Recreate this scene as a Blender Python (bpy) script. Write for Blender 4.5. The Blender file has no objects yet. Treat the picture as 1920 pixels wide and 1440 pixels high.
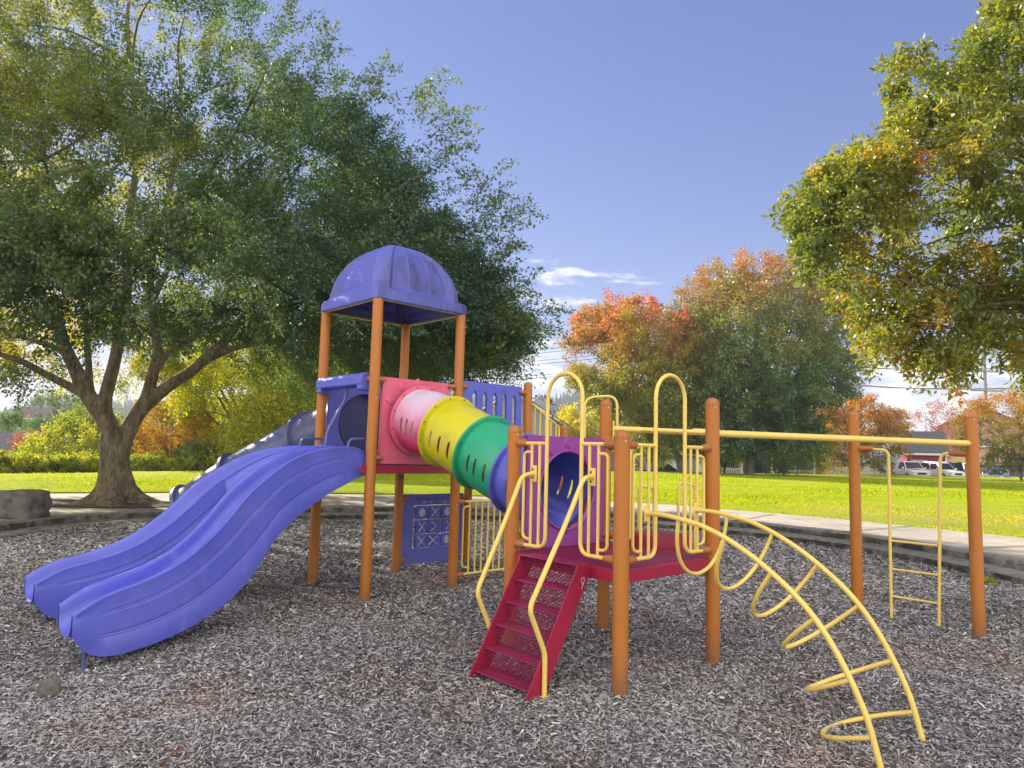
import bpy, bmesh, math, random
import numpy as np
from mathutils import Vector, Matrix, noise as mnoise
R = math.radians
PI = math.pi
rnd = random.Random(7)
rng = np.random.default_rng(11)
scene = bpy.context.scene
col = scene.collection

# ------------------------------------------------------------------ camera
F_PX, HY, ROLL, EYE = 1312.0, 847.5, 0.0258, 1.65
PITCH = math.atan((HY - 720) / F_PX)
cd = bpy.data.cameras.new('camera')
cd.sensor_width = 36.0
cd.lens = 36.0 * F_PX / 1920
cd.clip_start = 0.05
cd.clip_end = 6000
cam = bpy.data.objects.new('camera', cd)
col.objects.link(cam)
cam.matrix_world = Matrix.Translation((0, 0, EYE)) @ Matrix.Rotation(PI/2 + PITCH, 4, 'X') @ Matrix.Rotation(ROLL, 4, 'Z')
scene.camera = cam

def ray(x, y):
    u, v = (x-960)/F_PX, -(y-720)/F_PX
    u, v = u*math.cos(ROLL)-v*math.sin(ROLL), u*math.sin(ROLL)+v*math.cos(ROLL)
    c, s = math.cos(PITCH), math.sin(PITCH)
    return np.array([u, c-v*s, s+v*c])
def at(x, y, Y):                       # survey: photo sight line at distance Y
    d = ray(x, y)
    return np.array([0, 0, EYE]) + d*(Y/d[1])

# ------------------------------------------------------------------ mesh builder
def unit(v):
    v = np.asarray(v, float)
    n = np.linalg.norm(v)
    return v/n if n > 1e-9 else v

class MB:
    def __init__(s):
        s.v = []; s.f = []; s.mi = []; s.cur = 0
    def add(s, vs, fs):
        o = len(s.v)
        s.v += [tuple(map(float, p)) for p in vs]
        s.f += [tuple(i+o for i in f) for f in fs]
        s.mi += [s.cur]*len(fs)
        return s
    def box(s, c, sx, sy, sz, X=(1,0,0), Y=(0,1,0), Z=(0,0,1)):
        c, X, Y, Z = (np.asarray(q, float) for q in (c, X, Y, Z))
        P = [c + X*a*sx/2 + Y*b*sy/2 + Z*d*sz/2 for d in (-1,1) for b in (-1,1) for a in (-1,1)]
        return s.add(P, [(0,2,3,1),(4,5,7,6),(0,1,5,4),(2,6,7,3),(1,3,7,5),(0,4,6,2)])
    def tube(s, pts, r, seg=10, closed=False, cap=True):
        P = [np.asarray(p, float) for p in pts]
        n = len(P)
        rr = [r]*n if np.isscalar(r) else list(r)
        T = []
        for i in range(n):
            if closed: t = P[(i+1) % n]-P[i-1]
            else: t = P[min(i+1, n-1)]-P[max(i-1, 0)]
            T.append(unit(t))
        a = np.array([0,0,1.0]) if abs(T[0][2]) < .9 else np.array([1.0,0,0])
        N = unit(np.cross(T[0], a))
        vs = []
        for i in range(n):
            N = unit(N - T[i]*np.dot(N, T[i]))
            Bn = np.cross(T[i], N)
            for k in range(seg):
                w = 2*PI*k/seg
                vs.append(P[i] + (N*math.cos(w) + Bn*math.sin(w))*rr[i])
        fs = []
        for i in range(n if closed else n-1):
            j = (i+1) % n
            for k in range(seg):
                l = (k+1) % seg
                fs.append((i*seg+k, i*seg+l, j*seg+l, j*seg+k))
        if cap and not closed:
            fs.append(tuple(reversed(range(seg))))
            fs.append(tuple(range((n-1)*seg, n*seg)))
        return s.add(vs, fs)
    def lathe(s, base, prof, seg=20, axis=(0,0,1)):          # prof: (r, h) along axis
        base = np.asarray(base, float); A = unit(axis)
        a = np.array([1.0,0,0]) if abs(A[0]) < .9 else np.array([0,1.0,0])
        N = unit(np.cross(A, a)); Bn = np.cross(A, N)
        vs = []
        for r, h in prof:
            for k in range(seg):
                w = 2*PI*k/seg
                vs.append(base + A*h + (N*math.cos(w)+Bn*math.sin(w))*r)
        fs = []
        for i in range(len(prof)-1):
            for k in range(seg):
                l = (k+1) % seg
                fs.append((i*seg+k, i*seg+l, (i+1)*seg+l, (i+1)*seg+k))
        fs.append(tuple(reversed(range(seg))))
        fs.append(tuple(range((len(prof)-1)*seg, len(prof)*seg)))
        return s.add(vs, fs)
    def prism(s, poly, d):                                   # planar polygon of 3-D points, extruded by vector d
        n = len(poly); d = np.asarray(d, float)
        P = [np.asarray(p, float) for p in poly]
        vs = P + [p+d for p in P]
        fs = [tuple(range(n)), tuple(reversed(range(n, 2*n)))]
        for i in range(n):
            j = (i+1) % n
            fs.append((i, i+n, j+n, j))
        return s.add(vs, fs)
    def grid(s, fn, nu, nv, close_u=False):
        vs = [fn(i/nu, j/nv) for j in range(nv+1) for i in range(nu if close_u else nu+1)]
        w = nu if close_u else nu+1
        fs = []
        for j in range(nv):
            for i in range(nu):
                k = (i+1) % w
                fs.append((j*w+i, j*w+k, (j+1)*w+k, (j+1)*w+i))
        return s.add(vs, fs)
    def build(s, name, mat, parent=None, smooth=True, bevel=0, seg=2, solid=0, angle=35, weld=0, label=None, mat2=None):
        me = bpy.data.meshes.new(name)
        off = root_of(parent)
        me.from_pydata([(p[0]-off[0], p[1]-off[1], p[2]-off[2]) for p in s.v], [], s.f)
        me.polygons.foreach_set('material_index', s.mi)
        bm = bmesh.new(); bm.from_mesh(me)
        if weld: bmesh.ops.remove_doubles(bm, verts=bm.verts, dist=weld)
        bmesh.ops.recalc_face_normals(bm, faces=bm.faces)
        bm.to_mesh(me); bm.free()
        me.materials.append(mat)
        if mat2: me.materials.append(mat2)
        o = bpy.data.objects.new(name, me)
        col.objects.link(o)
        if parent is not None: o.parent = parent
        if solid:
            m = o.modifiers.new('thickness', 'SOLIDIFY'); m.thickness = solid; m.offset = -1
        if bevel:
            m = o.modifiers.new('edge', 'BEVEL'); m.width = bevel; m.segments = seg; m.limit_method = 'ANGLE'; m.angle_limit = R(40)
        if smooth:
            me.shade_smooth()
            try: me.set_sharp_from_angle(angle=R(angle))
            except Exception: pass
        if solid:
            m = o.modifiers.new('crease', 'EDGE_SPLIT'); m.split_angle = R(max(angle, 45))
        if label: o['label'] = label
        return o

def root_of(p):
    o = np.zeros(3)
    while p is not None:
        o += np.array(p.location); p = p.parent
    return o

def tag(o, label=None, cat=None, group=None, kind=None):
    if label: o['label'] = label
    if cat: o['category'] = cat
    if group: o['group'] = group
    if kind: o['kind'] = kind
    return o
def empty(name, loc, label=None, cat=None, group=None, parent=None):
    o = bpy.data.objects.new(name, None); col.objects.link(o)
    o.empty_display_size = .2
    if parent is not None:
        o.parent = parent
        loc = np.asarray(loc, float) - root_of(parent)
    o.location = [float(q) for q in loc]
    return tag(o, label, cat, group)
def kids(o): return [c for c in bpy.data.objects if c.parent == o]
def copy_tree(o, parent=None):
    c = o.copy(); col.objects.link(c)
    if parent is not None: c.parent = parent
    for ch in kids(o): copy_tree(ch, c)
    return c

def fillet(pts, r, n=6):
    P = [np.asarray(p, float) for p in pts]
    out = [P[0]]
    for i in range(1, len(P)-1):
        a, b, c = P[i-1], P[i], P[i+1]
        d1, d2 = unit(a-b), unit(c-b)
        rr = r[i] if isinstance(r, (list, tuple)) else r
        k = min(rr, np.linalg.norm(a-b)*.49, np.linalg.norm(c-b)*.49)
        p0, p2 = b+d1*k, b+d2*k
        for q in range(n+1):
            t = q/n
            out.append((1-t)**2*p0 + 2*t*(1-t)*b + t*t*p2)
    out.append(P[-1])
    return out
def spline(pts, n=8, closed=False):
    P = [np.asarray(p, float) for p in pts]
    m = len(P); out = []
    for i in range(m if closed else m-1):
        if closed: p0, p1, p2, p3 = P[i-1], P[i], P[(i+1) % m], P[(i+2) % m]
        else: p0, p1, p2, p3 = P[max(i-1,0)], P[i], P[i+1], P[min(i+2, m-1)]
        for q in range(n):
            t = q/n
            out.append(.5*((2*p1)+(-p0+p2)*t+(2*p0-5*p1+4*p2-p3)*t*t+(-p0+3*p1-3*p2+p3)*t**3))
    if not closed: out.append(P[-1])
    return out

def raw_mesh(name, co, faces_n, idx, mat, parent=None, tint=None, smooth=False):
    me = bpy.data.meshes.new(name)
    n = len(co); nf = len(idx)//faces_n
    me.vertices.add(n); me.vertices.foreach_set('co', np.ascontiguousarray(co, np.float32).ravel())
    me.loops.add(len(idx)); me.loops.foreach_set('vertex_index', np.ascontiguousarray(idx, np.int32))
    me.polygons.add(nf); me.polygons.foreach_set('loop_start', np.arange(nf, dtype=np.int32)*faces_n)
    if tint is not None:
        a = me.attributes.new('tint', 'FLOAT', 'POINT'); a.data.foreach_set('value', np.ascontiguousarray(tint, np.float32))
    me.update(calc_edges=True)
    if smooth: me.shade_smooth()
    me.materials.append(mat)
    o = bpy.data.objects.new(name, me); col.objects.link(o)
    if parent is not None: o.parent = parent
    return o

def nrm(a):
    return a/np.maximum(np.linalg.norm(a, axis=1, keepdims=True), 1e-9)
def leaves(name, P, D, N, L, W, tint, mat, parent=None):
    P = P - root_of(parent)
    D = nrm(D); S = nrm(np.cross(D, N)); N = np.cross(S, D)
    n = len(P); L = L[:, None]; W = W[:, None]
    co = np.empty((n, 4, 3), np.float32)
    co[:, 0] = P
    co[:, 1] = P + D*L*.45 + S*W*.5 + N*W*.18
    co[:, 2] = P + D*L - N*L*.08
    co[:, 3] = P + D*L*.45 - S*W*.5 + N*W*.18
    return raw_mesh(name, co.reshape(-1, 3), 4, np.arange(n*4), mat, parent, np.repeat(tint, 4))

# ------------------------------------------------------------------ materials
def nt(name):
    m = bpy.data.materials.new(name); m.use_nodes = True
    t = m.node_tree; t.nodes.clear()
    out = t.nodes.new('ShaderNodeOutputMaterial')
    return m, t, out
def N(t, typ, **k):
    n = t.nodes.new(typ)
    for a, b in k.items():
        if a.startswith('_'): setattr(n, a[1:], b)
        else:
            key = a.replace('__', ' ')
            n.inputs[key].default_value = b
    return n
def ramp(t, stops, interp='LINEAR'):
    n = t.nodes.new('ShaderNodeValToRGB'); e = n.color_ramp.elements
    n.color_ramp.interpolation = interp
    while len(e) < len(stops): e.new(.5)
    for q, (p, c) in zip(e, stops):
        q.position = p; q.color = (*c, 1) if len(c) == 3 else c
    return n
def mixc(t, fac, a, b, blend='MIX'):
    n = t.nodes.new('ShaderNodeMix'); n.data_type = 'RGBA'; n.blend_type = blend
    for s, q in ((0, fac), (6, a), (7, b)):
        if hasattr(q, 'is_output') or isinstance(q, bpy.types.NodeSocket): t.links.new(q, n.inputs[s])
        else: n.inputs[s].default_value = q if s == 0 else (*q, 1) if len(q) == 3 else q
    return n.outputs[2]
def wcoord(t, scale=1.0):
    g = t.nodes.new('ShaderNodeNewGeometry'); return g.outputs['Position']
def noise_n(t, scale, detail=4, rough=.55, vec=None):
    n = N(t, 'ShaderNodeTexNoise', Scale=scale, Detail=detail, Roughness=rough)
    t.links.new(vec if vec is not None else wcoord(t), n.inputs['Vector'])
    return n.outputs['Fac']
def bumpn(t, h, strength=.3, dist=.01):
    b = N(t, 'ShaderNodeBump', Strength=strength, Distance=dist); t.links.new(h, b.inputs['Height']); return b.outputs['Normal']

def plastic(name, c, rough=.38, dirt=.25, dirtc=None, fade=.15, dscale=3.0, spec=.5, bump=.06):
    m, t, out = nt(name); L = t.links.new
    b = N(t, 'ShaderNodeBsdfPrincipled', Roughness=rough); b.inputs['Specular IOR Level'].default_value = spec
    n1 = noise_n(t, dscale, 6, .65); n2 = noise_n(t, 23, 5, .7); n3 = noise_n(t, 1.1, 2)
    light = tuple(min(1, q*.8+.12) for q in c)
    r3 = ramp(t, [(.4, (0,0,0)), (.75, (1,1,1))]); L(n3, r3.inputs[0])
    k = N(t, 'ShaderNodeMath', _operation='MULTIPLY'); L(r3.outputs[0], k.inputs[0]); k.inputs[1].default_value = fade
    c1 = mixc(t, k.outputs[0], c, light)
    r1 = ramp(t, [(.48, (0,0,0)), (.72, (1,1,1))]); L(n1, r1.inputs[0])
    k1 = N(t, 'ShaderNodeMath', _operation='MULTIPLY'); L(r1.outputs[0], k1.inputs[0]); L(n2, k1.inputs[1])
    k2 = N(t, 'ShaderNodeMath', _operation='MULTIPLY'); L(k1.outputs[0], k2.inputs[0]); k2.inputs[1].default_value = dirt*1.6
    c2 = mixc(t, k2.outputs[0], c1, dirtc or tuple(q*.25+.01 for q in c))
    L(c2, b.inputs['Base Color'])
    rr = N(t, 'ShaderNodeMapRange'); rr.inputs[3].default_value = rough*.8; rr.inputs[4].default_value = min(1, rough*1.45)
    L(n1, rr.inputs[0]); L(rr.outputs[0], b.inputs['Roughness'])
    L(bumpn(t, noise_n(t, 60, 3), bump, .004), b.inputs['Normal'])
    L(b.outputs[0], out.inputs[0])
    return m

def leafmat(name, stops, trans=.45, gloss=.05):
    m, t, out = nt(name); L = t.links.new
    a = N(t, 'ShaderNodeAttribute'); a.attribute_name = 'tint'
    r = ramp(t, stops); L(a.outputs['Fac'], r.inputs[0])
    d = N(t, 'ShaderNodeBsdfDiffuse'); L(r.outputs[0], d.inputs[0])
    tr = N(t, 'ShaderNodeBsdfTranslucent')
    tc = mixc(t, 1.0, r.outputs[0], (1.9, 1.75, .7), 'MULTIPLY'); L(tc, tr.inputs[0])
    mx = N(t, 'ShaderNodeMixShader', Fac=trans); L(d.outputs[0], mx.inputs[1]); L(tr.outputs[0], mx.inputs[2])
    g = N(t, 'ShaderNodeBsdfGlossy', Roughness=.45); g.inputs[0].default_value = (.8,.85,.9,1)
    m2 = N(t, 'ShaderNodeMixShader', Fac=gloss); L(mx.outputs[0], m2.inputs[1]); L(g.outputs[0], m2.inputs[2])
    L(m2.outputs[0], out.inputs[0])
    return m

def simple(name, c, rough=.6, var=.25, scale=6, metal=0, bump=0.1, spec=.4, bdist=.01):
    m, t, out = nt(name); L = t.links.new
    b = N(t, 'ShaderNodeBsdfPrincipled', Roughness=rough, Metallic=metal); b.inputs['Specular IOR Level'].default_value = spec
    n = noise_n(t, scale, 6, .65)
    r = ramp(t, [(.3, tuple(q*(1-var) for q in c)), (.7, tuple(min(1, q*(1+var)) for q in c))]); L(n, r.inputs[0])
    L(r.outputs[0], b.inputs['Base Color'])
    if bump: L(bumpn(t, noise_n(t, scale*6, 4), bump, bdist), b.inputs['Normal'])
    L(b.outputs[0], out.inputs[0])
    return m
# ------------------------------------------------------------------ colours of the play structure
M = {}
M['post'] = plastic('brown_post_coating', (.47,.155,.012), .36, .22, fade=.25)
def grime(m, top=.42, c=(.16,.10,.06)):
    "mud splashed up from the chips, ragged along its upper edge"
    t = m.node_tree; L = t.links.new; b = [n for n in t.nodes if n.type == 'BSDF_PRINCIPLED'][0]
    src = b.inputs['Base Color'].links[0].from_socket
    sp = N(t, 'ShaderNodeSeparateXYZ'); L(wcoord(t), sp.inputs[0])
    mr = N(t, 'ShaderNodeMapRange'); mr.inputs[1].default_value = top; mr.inputs[2].default_value = -.05; L(sp.outputs[2], mr.inputs[0])
    n = noise_n(t, 16, 7, .75); k = N(t, 'ShaderNodeMath', _operation='MULTIPLY'); L(mr.outputs[0], k.inputs[0]); L(n, k.inputs[1])
    r = ramp(t, [(.18,(0,0,0)),(.5,(.75,.75,.75))]); L(k.outputs[0], r.inputs[0])
    L(mixc(t, r.outputs[0], src, c), b.inputs['Base Color'])
grime(M['post'])
M['clamp'] = plastic('brown_clamp_coating', (.42,.15,.035), .4, .25)
M['yellow'] = plastic('yellow_tube_paint', (.86,.63,.15), .34, .2, (.25,.17,.04), fade=.2, dscale=5)
M['blue'] = plastic('indigo_slide_plastic', (.105,.125,.60), .34, .38, (.06,.065,.19), fade=.45, dscale=4)
def scuffed(m, yaw):
    "pale scratches worn along the run of the slide"
    t = m.node_tree; L = t.links.new; b = [n for n in t.nodes if n.type == 'BSDF_PRINCIPLED'][0]
    src = b.inputs['Base Color'].links[0].from_socket
    r0 = t.nodes.new('ShaderNodeMapping'); r0.inputs['Rotation'].default_value = (0,0,-yaw); L(wcoord(t), r0.inputs[0])
    mp = t.nodes.new('ShaderNodeMapping'); mp.inputs['Scale'].default_value = (1.6,40,1.6); L(r0.outputs[0], mp.inputs[0])
    n = noise_n(t, 1.0, 5, .6, mp.outputs[0]); r = ramp(t, [(.56,(0,0,0)),(.74,(.5,.5,.5))]); L(n, r.inputs[0])
    n2 = noise_n(t, 2.1, 3); r2 = ramp(t, [(.42,(0,0,0)),(.6,(1,1,1))]); L(n2, r2.inputs[0])
    k = N(t, 'ShaderNodeMath', _operation='MULTIPLY'); L(r.outputs[0], k.inputs[0]); L(r2.outputs[0], k.inputs[1])
    L(mixc(t, k.outputs[0], src, (.24,.26,.70)), b.inputs['Base Color'])
M['slide'] = plastic('indigo_slide_bed_plastic', (.098,.118,.60), .34, .38, (.06,.065,.19), fade=.45, dscale=4); scuffed(M['slide'], R(43))
M['roofblue'] = plastic('indigo_roof_plastic', (.13,.115,.55), .45, .5, (.03,.03,.06), fade=.3)
M['panelblue'] = plastic('blue_panel_plastic', (.10,.13,.52), .45, .35, fade=.25)
M['navy'] = plastic('navy_slide_plastic', (.055,.07,.19), .32, .4, (.15,.16,.19), fade=.35)
M['handle'] = plastic('navy_handle_paint', (.09,.11,.32), .35, .2)
M['crimson'] = plastic('crimson_steel_coating', (.35,.007,.048), .42, .3, fade=.1)
M['mesh'] = plastic('maroon_mesh_coating', (.27,.012,.075), .3, .35, (.12,.05,.07), fade=.15)
M['pink'] = plastic('faded_pink_plastic', (.72,.12,.22), .42, .3, (.4,.02,.06), fade=.7)
M['purple'] = plastic('purple_panel_plastic', (.30,.05,.34), .36, .25, fade=.3)
M['green'] = plastic('green_tube_plastic', (.008,.36,.17), .26, .25, fade=.25)
M['tubeyellow'] = plastic('lime_yellow_tube_plastic', (.62,.56,.008), .26, .35, (.25,.2,.01), fade=.2)
M['tubeblue'] = plastic('blue_tube_plastic', (.105,.12,.58), .28, .2, fade=.3)
M['bolt'] = simple('bolt_metal', (.10,.10,.11), .35, .3, 30, metal=.8)
M['rivet'] = simple('pale_rivet', (.55,.52,.48), .4, .1)
M['white'] = simple('faded_white_marking', (.55,.56,.68), .6, .15, 20)

# white-to-pink weathered tube: the plastic itself has bleached on its upper side
def bleached():
    m, t, out = nt('bleached_pink_tube_plastic'); L = t.links.new
    b = N(t, 'ShaderNodeBsdfPrincipled', Roughness=.28)
    sp = N(t, 'ShaderNodeSeparateXYZ'); L(wcoord(t), sp.inputs[0])
    mr = N(t, 'ShaderNodeMapRange'); mr.inputs[1].default_value = 1.62; mr.inputs[2].default_value = 2.30
    n = noise_n(t, 4, 5); ad = N(t, 'ShaderNodeMath', _operation='MULTIPLY_ADD'); L(n, ad.inputs[0]); ad.inputs[1].default_value = .35; L(sp.outputs[2], ad.inputs[2])
    sb = N(t, 'ShaderNodeMath', _operation='SUBTRACT'); L(ad.outputs[0], sb.inputs[0]); sb.inputs[1].default_value = .17
    L(sb.outputs[0], mr.inputs[0])
    r = ramp(t, [(0, (.62,.02,.12)), (.33, (.64,.10,.25)), (.6, (.68,.33,.48)), (1, (.64,.60,.76))]); L(mr.outputs[0], r.inputs[0])
    L(r.outputs[0], b.inputs['Base Color']); L(b.outputs[0], out.inputs[0])
    return m
M['tubewhite'] = bleached()

# ------------------------------------------------------------------ frames (surveyed)
SQ = 1.1875
T1 = np.array([-1.5223, 7.7124]); yT = R(42.955)
uT = np.array([math.cos(yT), math.sin(yT)]); vT = np.array([-uT[1], uT[0]])
B0 = np.array([.8208, 5.1575]); yD = R(41.505)
uD = np.array([math.cos(yD), math.sin(yD)]); vD = np.array([-uD[1], uD[0]])
def TF(s, v, z): p = T1 + uT*s + vT*v; return np.array([p[0], p[1], z])
def DF(s, v, z): p = B0 + uD*s + vD*v; return np.array([p[0], p[1], z])
UT, VT, UD, VD = (np.array([*q, 0]) for q in (uT, vT, uD, vD))
UP = np.array([0, 0, 1.0])
def ground_z(x, y):
    z = np.minimum(.022*(np.asarray(y, float)-6.8), .05) + .085/(1+np.exp((np.asarray(x, float)+5.4)*2.2))*np.clip((np.asarray(y, float)-7.5)/2, 0, 1)
    return z - .12*np.exp(-((np.asarray(x, float)+3.55)**2+(np.asarray(y, float)-5.55)**2)/1.5)

PS = empty('play_structure', (0, 7.5, 0), 'colourful playground climbing structure with purple double slide, striped crawl tube and yellow arch climber', 'play structure')

# ------------------------------------------------------------------ posts
PR = .0585
def post(p, top, cap=True):
    m = MB(); zb = float(ground_z(p[0], p[1])) - .25
    m.lathe((p[0], p[1], zb), [(PR, 0), (PR, top-.062-zb if cap else top-zb)], 28)
    m.cur = 1; fc = unit(np.array([-p[0], -p[1], 0]))
    sd = np.array([-fc[1], fc[0], 0]); ax = unit(fc+sd*.5)
    for zz in ([top-.085] if cap else [1.0, 2.2]): m.lathe(np.array([p[0], p[1], zz])+ax*(PR-.001), [(.008,0),(.007,.003),(.003,.005)], 8, ax)
    o = m.build('post', M['post'], PS, mat2=M['rivet'])
    if cap:
        c = MB(); z0 = top-.062
        c.lathe((p[0], p[1], z0), [(PR+.0025, 0), (PR+.0025, .012), (PR*.97, .024), (PR*.86, .039), (PR*.66, .051), (PR*.38, .059), (PR*.1, .062)], 28)
        c.build('cap', M['clamp'], o)
    s = MB()
    return o
A0 = B0+SQ*vD; C0 = B0+SQ*uD; D0 = B0+SQ*(uD+vD)
T2 = T1+SQ*vT; T3 = T1+SQ*uT; T4 = T1+SQ*(uT+vT); G0 = T3+SQ*uT; H0 = T4+SQ*uT
E0 = np.array([3.7976, 7.7575]); F0 = np.array([4.5607, 6.9312]); J0 = np.array([-.02, 11.3]); K0 = G0+.72*uT
for p in (T1, T2, T3, T4): post(p, 3.335, False)
for p, z in ((B0,1.833),(A0,1.882),(C0,2.155),(D0,2.19),(E0,2.205),(F0,2.17),(G0,2.59),(H0,2.3),(J0,1.4),(K0,2.05)): post(p, z)

def clamp_mb(m, P, d, length=.155):                     # bullet shaped pipe clamp hugging the post
    P = np.asarray(P, float); d = unit(d)
    m.lathe(P + d*(PR*.55), [(.024,0),(.033,.012),(.034,.05),(.030,length-.055),(.024,length-.03)], 12, d)
def add_clamps(parent, items, kind='clamp'):
    for it in items:
        m = MB()
        if kind == 'panel': panel_clamp(m, *it)
        else: clamp_mb(m, *it)
        m.build('clamp', M['clamp'], parent)
def panel_clamp(m, P, d):
    P = np.asarray(P, float); d = unit(d)
    m.lathe(P + d*(PR*.4), [(.02,0),(.031,.015),(.032,.06),(.027,.10),(.014,.125)], 12, d)

# ------------------------------------------------------------------ perforated decks
def lattice(m, O, X, Y, w, h, pitch=.022, sw=.0065, th=.004):
    "expanded metal: two families of strips clipped to a w x h rectangle"
    O = np.asarray(O, float); X = unit(X); Y = unit(Y); Nn = np.cross(X, Y)
    for sgn in (1, -1):
        sl = .55*sgn
        k = -abs(sl)*w - pitch if sgn > 0 else -pitch
        hi = h + pitch if sgn > 0 else h + abs(sl)*w + pitch
        c = k
        while c < hi:
            pts = []
            x0, x1 = 0, w
            y0, y1 = c + sl*x0, c + sl*x1
            if sl > 0:
                if y0 < 0: x0 = -c/sl
                if y1 > h: x1 = (h-c)/sl
            else:
                if y0 > h: x0 = (h-c)/sl
                if y1 < 0: x1 = -c/sl
            if x1 - x0 > .004:
                a = O + X*x0 + Y*(c+sl*x0); b = O + X*x1 + Y*(c+sl*x1)
                m.box((a+b)/2 + Nn*(th*.3*sgn), np.linalg.norm(b-a), sw, th, unit(b-a), unit(np.cross(Nn, unit(b-a))), Nn)
            c += pitch
def deck(Ff, X, Y, z, label=None):
    m = MB(); a = .035
    for (s0, v0, s1, v1, nx) in ((a,0,SQ-a,0,Y), (a,SQ,SQ-a,SQ,Y), (0,a,0,SQ-a,X), (SQ,a,SQ,SQ-a,X)):
        p, q = Ff(s0,v0,z-.046), Ff(s1,v1,z-.046)
        m.box((p+q)/2, np.linalg.norm(q-p), .012, .09, unit(q-p), nx, UP)
        c = Ff(SQ/2, SQ/2, z-.046); inw = unit(c-(p+q)/2)
        m.box((p+q)/2 + inw*.03 + UP*.042, np.linalg.norm(q-p)-.02, .05, .006, unit(q-p), nx, UP)   # top lip
    m.box(Ff(SQ/2,SQ/2,z-.05), SQ-.03, .05, .05, X, Y, UP)
    m.box(Ff(SQ/2,SQ/2,z-.052), .05, SQ-.03, .05, X, Y, UP)
    for s, v, n in [(q, 0, -Y) for q in (.16,.40,.8,1.03)] + [(0, q, -X) for q in (.12, .2, 1.0)]:
        m.lathe(Ff(s, v, z-.04) + n*.006, [(.008,0),(.006,.005)], 8, n)
    d = m.build('deck', M['crimson'], PS, bevel=.003, label=label)
    l = MB(); lattice(l, Ff(.04,.04,z), X, Y, SQ-.08, SQ-.08, .027, .009, .006)
    l.build('deck_surface', M['mesh'], d, smooth=False)
    return d
deck(DF, UD, VD, .815, 'crimson framed perforated deck at the head of the steps')
td = deck(TF, UT, VT, 1.466, 'crimson framed deck under the domed roof')
rear = deck(lambda s, v, z: TF(s+SQ, v, z), UT, VT, 1.466)
# beam ears that carry the slide
m = MB()
for v in (0,):
    prof = [TF(.02, v-.008, z) for z in (1.385, 1.466)]
    pts = [TF(.03,v,1.386)]+[TF(-.105+.04*math.cos(w), v, 1.426+.04*math.sin(w)) for w in np.linspace(1.5*PI, .5*PI, 9)]+[TF(.03,v,1.466)]
    m.prism(pts, -VT*.014); m.build('slide_bracket', M['crimson'], td, bevel=.002)
    m = MB(); m.prism([p+VT*SQ for p in pts], VT*.014); m.build('slide_bracket', M['crimson'], td, bevel=.002)

# ------------------------------------------------------------------ barriers with hoop
def arc(c, r, a0, a1, n, X, Z):
    return [np.asarray(c) + X*r*math.cos(w) + Z*r*math.sin(w) for w in np.linspace(a0, a1, n)]
def hoop_barrier(Ff, X, name='hoop_barrier', halves=(0, 1), hoop=True):
    bar = MB(); cl = MB()
    tr = .0162
    if hoop:
        pts = [Ff(.05,.885), Ff(.402,.885), Ff(.402,2.095)]
        pts = fillet(pts, .10, 7) + arc(Ff(.5945,2.1), .1925, PI, 0, 17, X, UP) + fillet([Ff(.787,2.095), Ff(.787,.885), Ff(SQ-.05,.885)], .10, 7)
        bar.tube(pts, tr, 12)
    o = bar.build(name, M['yellow'], PS) if hoop else None
    for k in halves:
        g = MB()
        f = (lambda s, z: Ff(s, z)) if k == 0 else (lambda s, z: Ff(SQ-s, z))
        g.tube([f(.05,1.727), f(.402,1.727)], .0150, 10)
        if not hoop: g.tube([f(.05,.885), f(.33,.885)], .015, 10)
        for s in (.225, .318): g.tube([f(s,1.725), f(s,.888)], .0122, 8)
        g.tube(fillet([f(.225,1.655), f(.131,1.655), f(.131,.945), f(.225,.935)], .055, 6), .0125, 9)
        d = f(1,1)-f(0,1)
        if o is None: o = g.build(name, M['yellow'], PS)
        else: g.build('guard_bars', M['yellow'], o)
        add_clamps(o, [(f(0,1.727), d), (f(0,.885), d)])
    return o
bL = hoop_barrier(lambda s, z: DF(0, s, z), VD)
bR = hoop_barrier(lambda s, z: DF(s, 0, z), UD)
hoop_barrier(lambda s, z: DF(SQ, SQ-s, z), -VD, 'guard_barrier', (0,), False)

# ------------------------------------------------------------------ panels with holes
def cell(m, P, x0, x1, z0, z1, hole, th, rings=1):
    "rectangle with a star-shaped hole; P(x,z,d) maps to 3-D; hole(angle) -> radius about (hx,hz)"
    hx, hz, hr = hole
    A = sorted(set([round(w, 6) for w in np.linspace(-PI, PI, 49)[:-1]] + [round(math.atan2(z-hz, x-hx), 6) for x in (x0,x1) for z in (z0,z1)]))
    fr = []; n = len(A)
    for w in A:
        c, s = math.cos(w), math.sin(w)
        t = min([((x1 if c > 0 else x0)-hx)/c if abs(c) > 1e-9 else 1e9, ((z1 if s > 0 else z0)-hz)/s if abs(s) > 1e-9 else 1e9])
        r = hr(w)
        for q in range(rings+1):
            k = r + (t-r)*q/rings
            fr.append((hx+c*k, hz+s*k))
    R1 = rings+1
    vs = [P(x, z, 0) for x, z in fr] + [P(x, z, -th) for x, z in fr]
    o = len(fr); fs = []
    for i in range(n):
        j = (i+1) % n
        for q in range(rings):
            a, b, c2, d = i*R1+q, i*R1+q+1, j*R1+q+1, j*R1+q
            fs.append((a, b, c2, d)); fs.append((a+o, d+o, c2+o, b+o))
        fs.append((i*R1, j*R1, j*R1+o, i*R1+o))
    m.add(vs, fs)
def plain(m, P, x0, x1, z0, z1, th):
    vs = [P(x,z,d) for d in (0,-th) for x, z in ((x0,z0),(x1,z0),(x1,z1),(x0,z1))]
    m.add(vs, [(0,1,2,3),(7,6,5,4)])
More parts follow.
